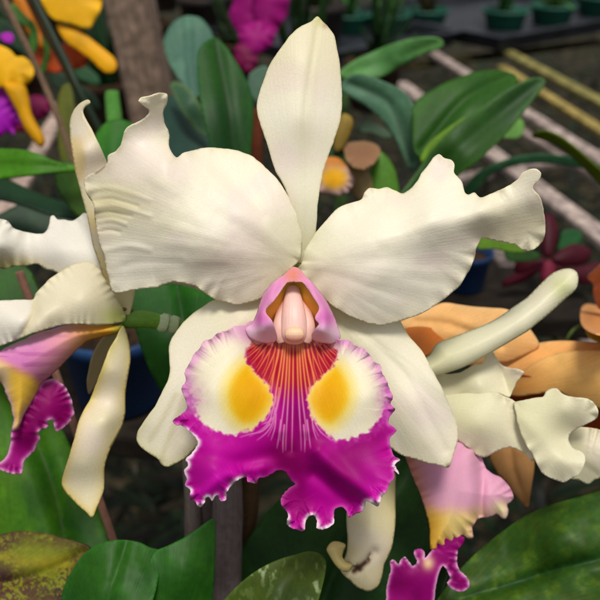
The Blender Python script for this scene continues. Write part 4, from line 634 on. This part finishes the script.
plant(P(600, 200, 60), 'orchid plant with thin arching blades at the right edge', leaves=[
    dict(outline=[(462, 196), (466, 186), (474, 176), (486, 168), (502, 161), (520, 156), (542, 154), (565, 156), (586, 160), (606, 168), (640, 185), (640, 196), (604, 178), (586, 169), (565, 165), (542, 163), (522, 164), (506, 168), (492, 174), (482, 184), (474, 196), (468, 206)], D=60, base=(640, 190), h=2, col=leafc((58, 116, 82), (40, 92, 62)), ctrl=[(465, 196, 1), (540, 158, -.5), (640, 190, 1)]),
    dict(outline=[(532, 136), (538, 131), (548, 131), (560, 136), (570, 143), (580, 151), (590, 160), (602, 170), (640, 200), (640, 214), (600, 184), (586, 170), (572, 157), (558, 146), (544, 140)], D=54, base=(640, 205), h=2, col=leafc((74, 120, 26), (52, 92, 18)), ctrl=[(534, 134, .5), (590, 162, 0), (640, 205, .6)]),
    dict(outline=[(494, 136), (500, 128), (508, 121), (518, 118), (524, 124), (522, 134), (516, 139), (504, 138)], D=62, base=(500, 135), h=2, col=leafc((120, 170, 80))),
    dict(outline=[(474, 240), (484, 236), (496, 236), (506, 240), (518, 244), (528, 249), (522, 253), (508, 252), (494, 249), (478, 249)], D=47, base=(474, 244), h=2, col=leafc((120, 160, 36), (90, 140, 26))),
    dict(outline=[(505, 250), (520, 248), (536, 252), (540, 258), (524, 262), (508, 260)], D=56, base=(505, 255), h=2, col=leafc((34, 96, 44))),
])
plant(P(40, 200, 45), 'orchid plant with a glossy bright leaf lying across the left edge', leaves=[
    dict(outline=[(-40, 152), (-15, 149), (5, 149), (22, 150), (38, 154), (52, 160), (66, 164), (80, 165), (80, 170), (60, 172), (42, 174), (20, 177), (0, 179), (-40, 184)], D=46, base=(-40, 165), col=leafc((84, 146, 18), (54, 116, 12)), ctrl=[(0, 149, .8), (30, 164, -.2), (80, 167, .4), (0, 178, .3), (-40, 165, 0)], crease=[([(-30, 166), (20, 166), (70, 168)], .2, 5)]),
    dict(outline=[(-40, 176), (-5, 178), (12, 182), (30, 190), (50, 198), (70, 204), (90, 210), (90, 222), (66, 218), (46, 214), (24, 206), (0, 200), (-40, 196)], D=50, base=(-40, 186), col=leafc((26, 66, 42), (16, 48, 28)), ctrl=[(0, 180, .6), (40, 205, 0), (88, 216, .6)]),
    dict(outline=[(-30, 222), (0, 214), (16, 206), (34, 202), (52, 206), (70, 214), (92, 222), (96, 245), (60, 262), (20, 262), (-30, 258)], D=53, base=(90, 250), col=leafc((44, 80, 56), (26, 58, 38)), ctrl=[(34, 202, .8), (40, 235, 0), (90, 240, .2)]),
    dict(outline=[(56, 168), (64, 160), (76, 168), (84, 190), (92, 215), (86, 222), (70, 208), (58, 190)], D=48, base=(90, 222), col=leafc((52, 104, 22), (34, 80, 18))),
    dict(outline=[(58, 100), (63, 86), (70, 84), (74, 100), (76, 130), (78, 165), (64, 168), (58, 140)], D=60, base=(70, 170), col=leafc((112, 112, 34), (84, 96, 30))),
])
plant(P(20, 60, 72), 'orchid plant with narrow bright shoots among the yellow flowers', leaves=[
    dict(outline=[(6, 10), (14, 4), (24, 14), (34, 24), (36, 32), (28, 28), (16, 20)], D=64, base=(6, 10), h=2, col=leafc((90, 150, 50))),
    dict(outline=[(30, 20), (36, 26), (38, 42), (34, 54), (30, 50), (30, 36)], D=64, base=(32, 20), h=2, col=leafc((80, 140, 40))),
    dict(outline=[(42, 32), (47, 34), (50, 48), (48, 64), (44, 74), (40, 70), (44, 54)], D=64.5, base=(44, 32), h=2, col=leafc((104, 160, 44))),
    dict(outline=[(-20, 14), (0, 18), (16, 28), (26, 44), (30, 58), (22, 54), (6, 44), (-20, 36)], D=74, base=(-20, 25), h=2.4, col=leafc((26, 74, 40))),
    dict(outline=[(50, 70), (64, 74), (80, 84), (96, 96), (100, 110), (84, 106), (66, 96), (52, 84)], D=76, base=(50, 76), h=2.6, col=leafc((30, 72, 44))),
    dict(outline=[(70, 60), (84, 66), (96, 74), (100, 84), (90, 84), (76, 76)], D=82, base=(70, 64), h=2.6, col=leafc((40, 96, 60))),
])

# =================================================================== 8. stakes, stems, post
tag(tube('bamboo_stake', [(-12, 150, 37.5, 4), (4, 215, 37.5, 4), (22, 279, 37.5, 4.2), (22.1, 279.4, 37.5, 4.2), (60, 385, 38, 4), (92, 478, 38.3, 4), (120, 560, 38.6, 4), (150, 650, 39, 4)][2:], M_CANE, None, col=(168, 122, 104), seg=14), 'thin pinkish brown stake leaning behind the left side flower', 'stake')
tag(tube('dry_flower_stem', [(-4, -30, 52, 3.2), (5, 0, 52, 3.2), (13, 18, 52, 3.4), (31, 55, 52.5, 3.1), (44, 84, 53, 3.1), (56, 112, 53, 3.1), (68, 145, 53.5, 3.3), (84, 190, 54, 3.4), (110, 270, 55, 3.5)], M_CANE, None, col=(150, 122, 98), seg=14), 'thin pale brown dry stem leaning across the upper left yellow flowers', 'stem')
tag(tube('green_flower_stem', [(22, -30, 60, 3.6), (35, 0, 60, 3.6), (50, 30, 60, 3.6), (66, 62, 60, 3.6), (82, 96, 60, 3.6), (110, 150, 61, 3.6), (150, 230, 62, 4)], M_STEM, None, col=(22, 42, 20), seg=14), 'dark green stem leaning in front of the yellow petals', 'stem')
tag(tube('brown_support_cane', [(12, -30, 62, 3.4), (29, 0, 62, 3.4), (45, 32, 62, 3.4), (62, 62, 62, 3.4), (78, 92, 62, 3.2), (106, 146, 63, 3.4), (146, 226, 64, 4)], M_CANE, None, col=(96, 70, 46), seg=14), 'dull brown cane running right beside the dark green stem', 'cane')
post = bar('wooden_post', V(118, -60, .92), V(190, 290, .92), .046, .05, M_WOOD, up=(0, -1, 0), col=(150, 128, 112), bev=.004, n=40, rough=.03)
tag(post, 'weathered gray brown wooden post standing left of the round blue green leaves', 'post')

# =================================================================== 9. bench, ground, pots
ZB = 1.02; ZG = .35
def ground(name, z, half, n, mat, label=None):
    xs = np.linspace(-half, half, n); X, Y = np.meshgrid(xs, xs); Z = z + .03 * (fbm(X * 3 + 50, Y * 3 + 50, 3) - .5)
    vs = np.c_[X.ravel(), Y.ravel() + half * .7, Z.ravel()]; fs = [(i * n + j, i * n + j + 1, (i + 1) * n + j + 1, (i + 1) * n + j) for i in range(n - 1) for j in range(n - 1)]
    o = mkobj(name, vs, fs, mat); o['kind'] = 'structure'; return o
ground('ground', ZG, 14, 160, M_GROUND)
def leafblade(vs, fs, cs, base, ang, L, W, rise, droop, c, n=7):
    d = np.array([math.cos(ang), math.sin(ang), 0]); s = np.array([-math.sin(ang), math.cos(ang), 0]); k = len(vs)
    for i in range(n):
        t = i / (n - 1); w = W * math.sin(math.pi * min(.97, (t * .9 + .08))) ** .7 * .5
        p = base + d * L * t + np.array([0, 0, rise * t - droop * t * t])
        vs += [p - s * w, p + np.array([0, 0, -w * .35]), p + s * w]; cs += [c, c * .75, c]
    for i in range(n - 1):
        for j in (0, 1): a = k + i * 3 + j; fs.append((a, a + 1, a + 4, a + 3))
und_v, und_f, und_c = [], [], []
for i in range(3800):
    x = random.uniform(-2.2, 2.2); y = random.uniform(.3, 4.5); b = np.array([x, y, ZG + random.uniform(0, .16)])
    g = random.uniform(.5, 1.2); c = np.array([26, 44, 20]) * g if random.random() < .7 else np.array([52, 44, 32]) * g
    leafblade(und_v, und_f, und_c, b, random.uniform(0, 6.28), random.uniform(.04, .12), random.uniform(.01, .03), random.uniform(.02, .08), random.uniform(0, .08), c, 5)
for i in range(2600):
    x = random.uniform(-.75, .75); y = random.uniform(.5, 1.5); b = np.array([x, y, random.uniform(.5, .9)])
    g = random.uniform(.4, 1.25); c = np.array([24, 42, 18]) * g if random.random() < .8 else np.array([54, 46, 32]) * g
    leafblade(und_v, und_f, und_c, b, random.uniform(0, 6.28), random.uniform(.02, .06), random.uniform(.006, .018), random.uniform(.0, .04), random.uniform(0, .05), c, 5)
o = mkobj('undergrowth', np.array(und_v), und_f, M_LEAF, None, np.array(und_c), np.zeros((len(und_v), 3)), solid=0); o['kind'] = 'stuff'; o['label'] = 'dark low growth and litter on the ground under the bench'; o['category'] = 'undergrowth'
# slats: two points seen on the bench plane, width cm, colour
PK = (184, 166, 158)
SL = [((396, 30), (560, 135), 2.0, PK, 'pinkish gray slat running behind the two large dark strap leaves'),
      ((484, 40), (640, 124), 2.2, (150, 142, 86), 'mossy slat, nearest one to the tray rim, with an ochre stretch'),
      ((502, 68), (650, 163), 1.8, (176, 156, 92), 'yellowish lichen covered slat second from the tray'),
      ((500, 118), (650, 208), 1.9, PK, 'gray slat crossing behind the thin arching blades'),
      ((400, 84), (660, 282), 2.3, (186, 168, 160), 'widest pinkish slat, reaching from the strap leaves to the wine red orchid'),
      ((440, 196), (650, 404), 2.2, (138, 124, 120), 'lowest pinkish slat beneath the wine red orchid'),
      ((66, 104), (-40, 290), 2.2, (196, 172, 160), 'pale pinkish slat at the left under the glossy bright leaf'),
      ((330, 76), (520, 52), 3.2, (70, 66, 40), 'dull mossy crosswise board below the gray green leaves'),
      ((420, 186), (700, 138), 1.8, (158, 142, 136), 'crosswise pinkish slat beneath the arching blade')]
for (a, b, w, c, lab) in SL:
    z = ZB - (.02 if 'cross' in lab else 0) - (.0 if 'pinkish slat, reaching' not in lab else .003)
    A_, B_ = G(*a, z), G(*b, z); B_ = B_ + (B_ - A_) * .5
    s = bar('bench_slat', A_, B_, w * .0108, .009, M_SLAT, col=c, bev=.002, n=30, rough=.05)
    tag(s, lab, 'slat', 'wooden slats of the bench'); 
# trays
def tray(p0, p1, W, label):
    """front edge seen from p0 to p1, going W back; a low open tray with a lip"""
    A = G(*p0, ZB + .028)[:2]; B = G(*p1, ZB + .028)[:2]; u = (B - A) / np.linalg.norm(B - A); v = np.array([-u[1], u[0]]); L = np.linalg.norm(B - A)
    cx, cy = A + u * L / 2 + v * W / 2; e = empty('seedling_tray', (cx, cy, ZB + .006), label, 'tray', 'black trays at the back of the bench')
    vs = []; fs = []; loops = [(0, 0), (.003, .026), (.010, .026), (.010, .022), (.0, .022), (-.005, .004)]
    loops = [(-.004, 0), (.0, .024), (.011, .026), (.011, .029), (-.003, .029), (-.008, .004)]
    for off, z in loops:
        for sx, sy in ((-1, -1), (1, -1), (1, 1), (-1, 1)):
            p = np.array([cx, cy]) + u * sx * (L / 2 + off) + v * sy * (W / 2 + off); vs.append((p[0], p[1], ZB + .006 + z))
    for k in range(len(loops) - 1):
        for q in range(4): fs.append((k * 4 + q, k * 4 + (q + 1) % 4, k * 4 + 4 + (q + 1) % 4, k * 4 + 4 + q))
    fs.append(tuple((len(loops) - 1) * 4 + q for q in range(4)))
    mkobj('tray_wall', np.array(vs), fs, M_TRAY, e, smooth=False)
POTP = [(.0, 0), (.030, 0), (.033, .002), (.040, .058), (.044, .059), (.045, .070), (.0425, .071), (.041, .060), (.038, .056)]
def pot(x, y, z, s, mat, label, cat='plant pot', name='plant_pot', group=None, k=10, cl=(60, 130, 50), tall=1.0, hz=1.0):
    e = empty(name, (x, y, z), label, cat, group)
    lathe('pot_wall', [(r * s, h * s * hz) for r, h in POTP], (x, y, z), mat, e)
    lathe('potting_mix', [(0, .056 * s * hz), (.02 * s, .058 * s * hz), (.0395 * s * (.85 + .15 * hz), .055 * s * hz)], (x, y, z), M_SOIL, e, seg=30)
    for i in range(k):
        vs, fs, cs = [], [], []; c = np.array(cl) * random.uniform(.6, 1.25)
        leafblade(vs, fs, cs, np.array([x + random.uniform(-.012, .012) * s, y + random.uniform(-.012, .012) * s, z + .056 * s * hz]), random.uniform(0, 6.28), random.uniform(.03, .06) * s, random.uniform(.008, .016) * s, random.uniform(.02, .09) * s * tall, random.uniform(0, .04) * s, c, 7)
        mkobj('leaf', np.array(vs), fs, M_LEAF, e, np.array(cs), np.zeros((len(vs), 3)), solid=.0006)
    return e
tray((500, 40), (660, 12), .46, 'black seedling tray at the top right corner')
tray((318, 58), (456, 34), .44, 'black seedling tray at the top right of the tall sepal')
PL = [(348, 20, 'green pot of seedlings just right of the tall sepal tip'), (388, 20, 'second green pot of seedlings from the tall sepal'), (426, 16, 'green pot of seedlings at the right end of the left tray'),
      (506, 16, 'green pot of seedlings at the corner of the right tray'), (553, 12, 'green pot of seedlings in the middle of the right tray'), (600, 4, 'green pot of seedlings cut by the top right corner'),
      (365, -22, 'green pot of seedlings in the back row, left'), (410, -26, 'green pot of seedlings in the back row, behind the left tray end'), (530, -26, 'green pot of seedlings in the back row of the right tray'), (480, -30, 'green pot between the two trays at the very top')]
for i, (px, py, lab) in enumerate(PL):
    q = G(px, py - 6, ZB + .048); s = 48 / FP * float((q - CAM) @ FW) / .09
    pot(q[0], q[1], ZB + .010, min(s, 1.3), M_POTG, lab, group='green pots of seedlings', k=18, cl=[(62, 128, 50), (110, 168, 80), (92, 84, 56)][i % 3], tall=1.2 + (i % 4) * .6, hz=.5)
QL = [(160, 2), (190, -6), (222, 6), (300, 4), (130, -14), (256, -20), (330, -16), (20, -10), (60, 30), (205, 30), (318, 40)]
LB = ['brown pot just right of the post top', 'brown pot behind the round blue green leaf', 'brown pot left of the magenta flower', 'brown pot left of the tall sepal tip', 'brown pot behind the post', 'brown pot behind the magenta flower', 'brown pot right of the tall sepal tip', 'brown pot at the top left corner', 'brown pot behind the yellow petals', 'brown pot between round leaf and magenta flower', 'brown pot behind the tall sepal']
for i, (px, py, hh, cl, lab) in enumerate([(150, 60, 2.6, (50, 96, 54), 'dark leafy pot plant low beside the post'), (236, 84, 2.2, (84, 110, 70), 'leafy pot plant under the magenta flower'), (372, 108, 2.0, (44, 84, 40), 'leafy pot plant behind the drooping gray green leaf'), (20, 118, 2.4, (70, 90, 60), 'leafy pot plant behind the purple lip at far left'), (110, 130, 2.2, (36, 76, 40), 'leafy pot plant at the foot of the post'), (300, 150, 2.2, (50, 88, 44), 'leafy pot plant hidden low behind the tall sepal')]):
    q = G(px, py, ZB); pot(q[0], q[1], ZB, 1.0, M_SOIL, lab, group='low leafy pot plants', k=22, cl=cl, tall=hh)
M_POTR = noisemat('dark plastic pot', (20, 20, 20), (60, 48, 42), 20, .6, .1, .001, .4)
for i, (px, py) in enumerate(QL):
    q = G(px, py, ZB + .02); pot(q[0], q[1], ZB + .0, 1.25, M_POTR, LB[i] + ' with a leafy plant', group='dark pots of leafy plants', k=16, cl=[(48, 92, 52), (90, 120, 60), (128, 118, 96)][i % 3], tall=1.8)
def bluepot(px, py, d, s, label):
    p = P(px, py, d); z = p[2] - .071 * s
    pot(p[0], p[1], z, s, M_POTB, label, group='blue plastic pots', k=0)
bluepot(112, 322, 56, .88, 'blue plastic pot seen between the sepals of the left flower')
bluepot(468, 250, 64, .45, 'small blue plastic pot in the dark under the right petal')
# shelf boards that carry the two blue pots
for (px, py, d, s, lab) in ((112, 322, 56, .88, 'dark board under the blue pot at left'), (468, 250, 64, .45, 'dark board under the small blue pot at right')):
    p = P(px, py, d); z = p[2] - .071 * s - .009
    tag(bar('shelf_board', (p[0] - .09, p[1] + .01, z), (p[0] + .09, p[1] - .01, z), .09, .016, M_WOOD, col=(40, 34, 28), n=12, rough=.05), lab, 'board', 'boards under the blue pots')

# =================================================================== camera, light
cam = bpy.data.cameras.new('camera'); co = bpy.data.objects.new('camera', cam); COL.objects.link(co); co.location = Vector(CAM)
co.rotation_euler = (math.radians(90) - PITCH, 0, 0); cam.sensor_width = 36; cam.lens = 18 * FP / 300; cam.clip_start = .01; cam.clip_end = 200
cam.dof.use_dof = True; cam.dof.focus_distance = .287; cam.dof.aperture_fstop = 14
scene.camera = co
w = bpy.data.worlds.new('World'); scene.world = w; w.use_nodes = True; nt = w.node_tree; nt.nodes.clear()
sky = nt.nodes.new('ShaderNodeTexSky'); sky.sky_type = 'NISHITA'; sky.sun_disc = False; EL, AZ = math.radians(70), math.radians(172)
sky.sun_elevation = EL; sky.sun_rotation = AZ; sky.dust_density = 3; sky.air_density = 1
hs = nt.nodes.new('ShaderNodeHueSaturation'); hs.inputs['Saturation'].default_value = .12
bg = nt.nodes.new('ShaderNodeBackground'); bg.inputs['Strength'].default_value = .065; wo = nt.nodes.new('ShaderNodeOutputWorld')
nt.links.new(sky.outputs[0], hs.inputs['Color']); nt.links.new(hs.outputs[0], bg.inputs['Color']); nt.links.new(bg.outputs[0], wo.inputs[0])
sd = bpy.data.lights.new('sun', 'SUN'); sd.energy = 1.5; sd.angle = math.radians(16); sd.color = (1, .95, .86)
so = bpy.data.objects.new('sun', sd); COL.objects.link(so)
D_ = Vector((math.sin(AZ) * math.cos(EL), math.cos(AZ) * math.cos(EL), math.sin(EL))); so.rotation_euler = D_.to_track_quat('Z', 'Y').to_euler(); so.location = (0, 0, 5)
scene.view_settings.view_transform = 'Standard'; scene.view_settings.look = 'None'; scene.view_settings.exposure = 0.68; scene.view_settings.gamma = 1
scene.render.resolution_x = scene.render.resolution_y = 1024
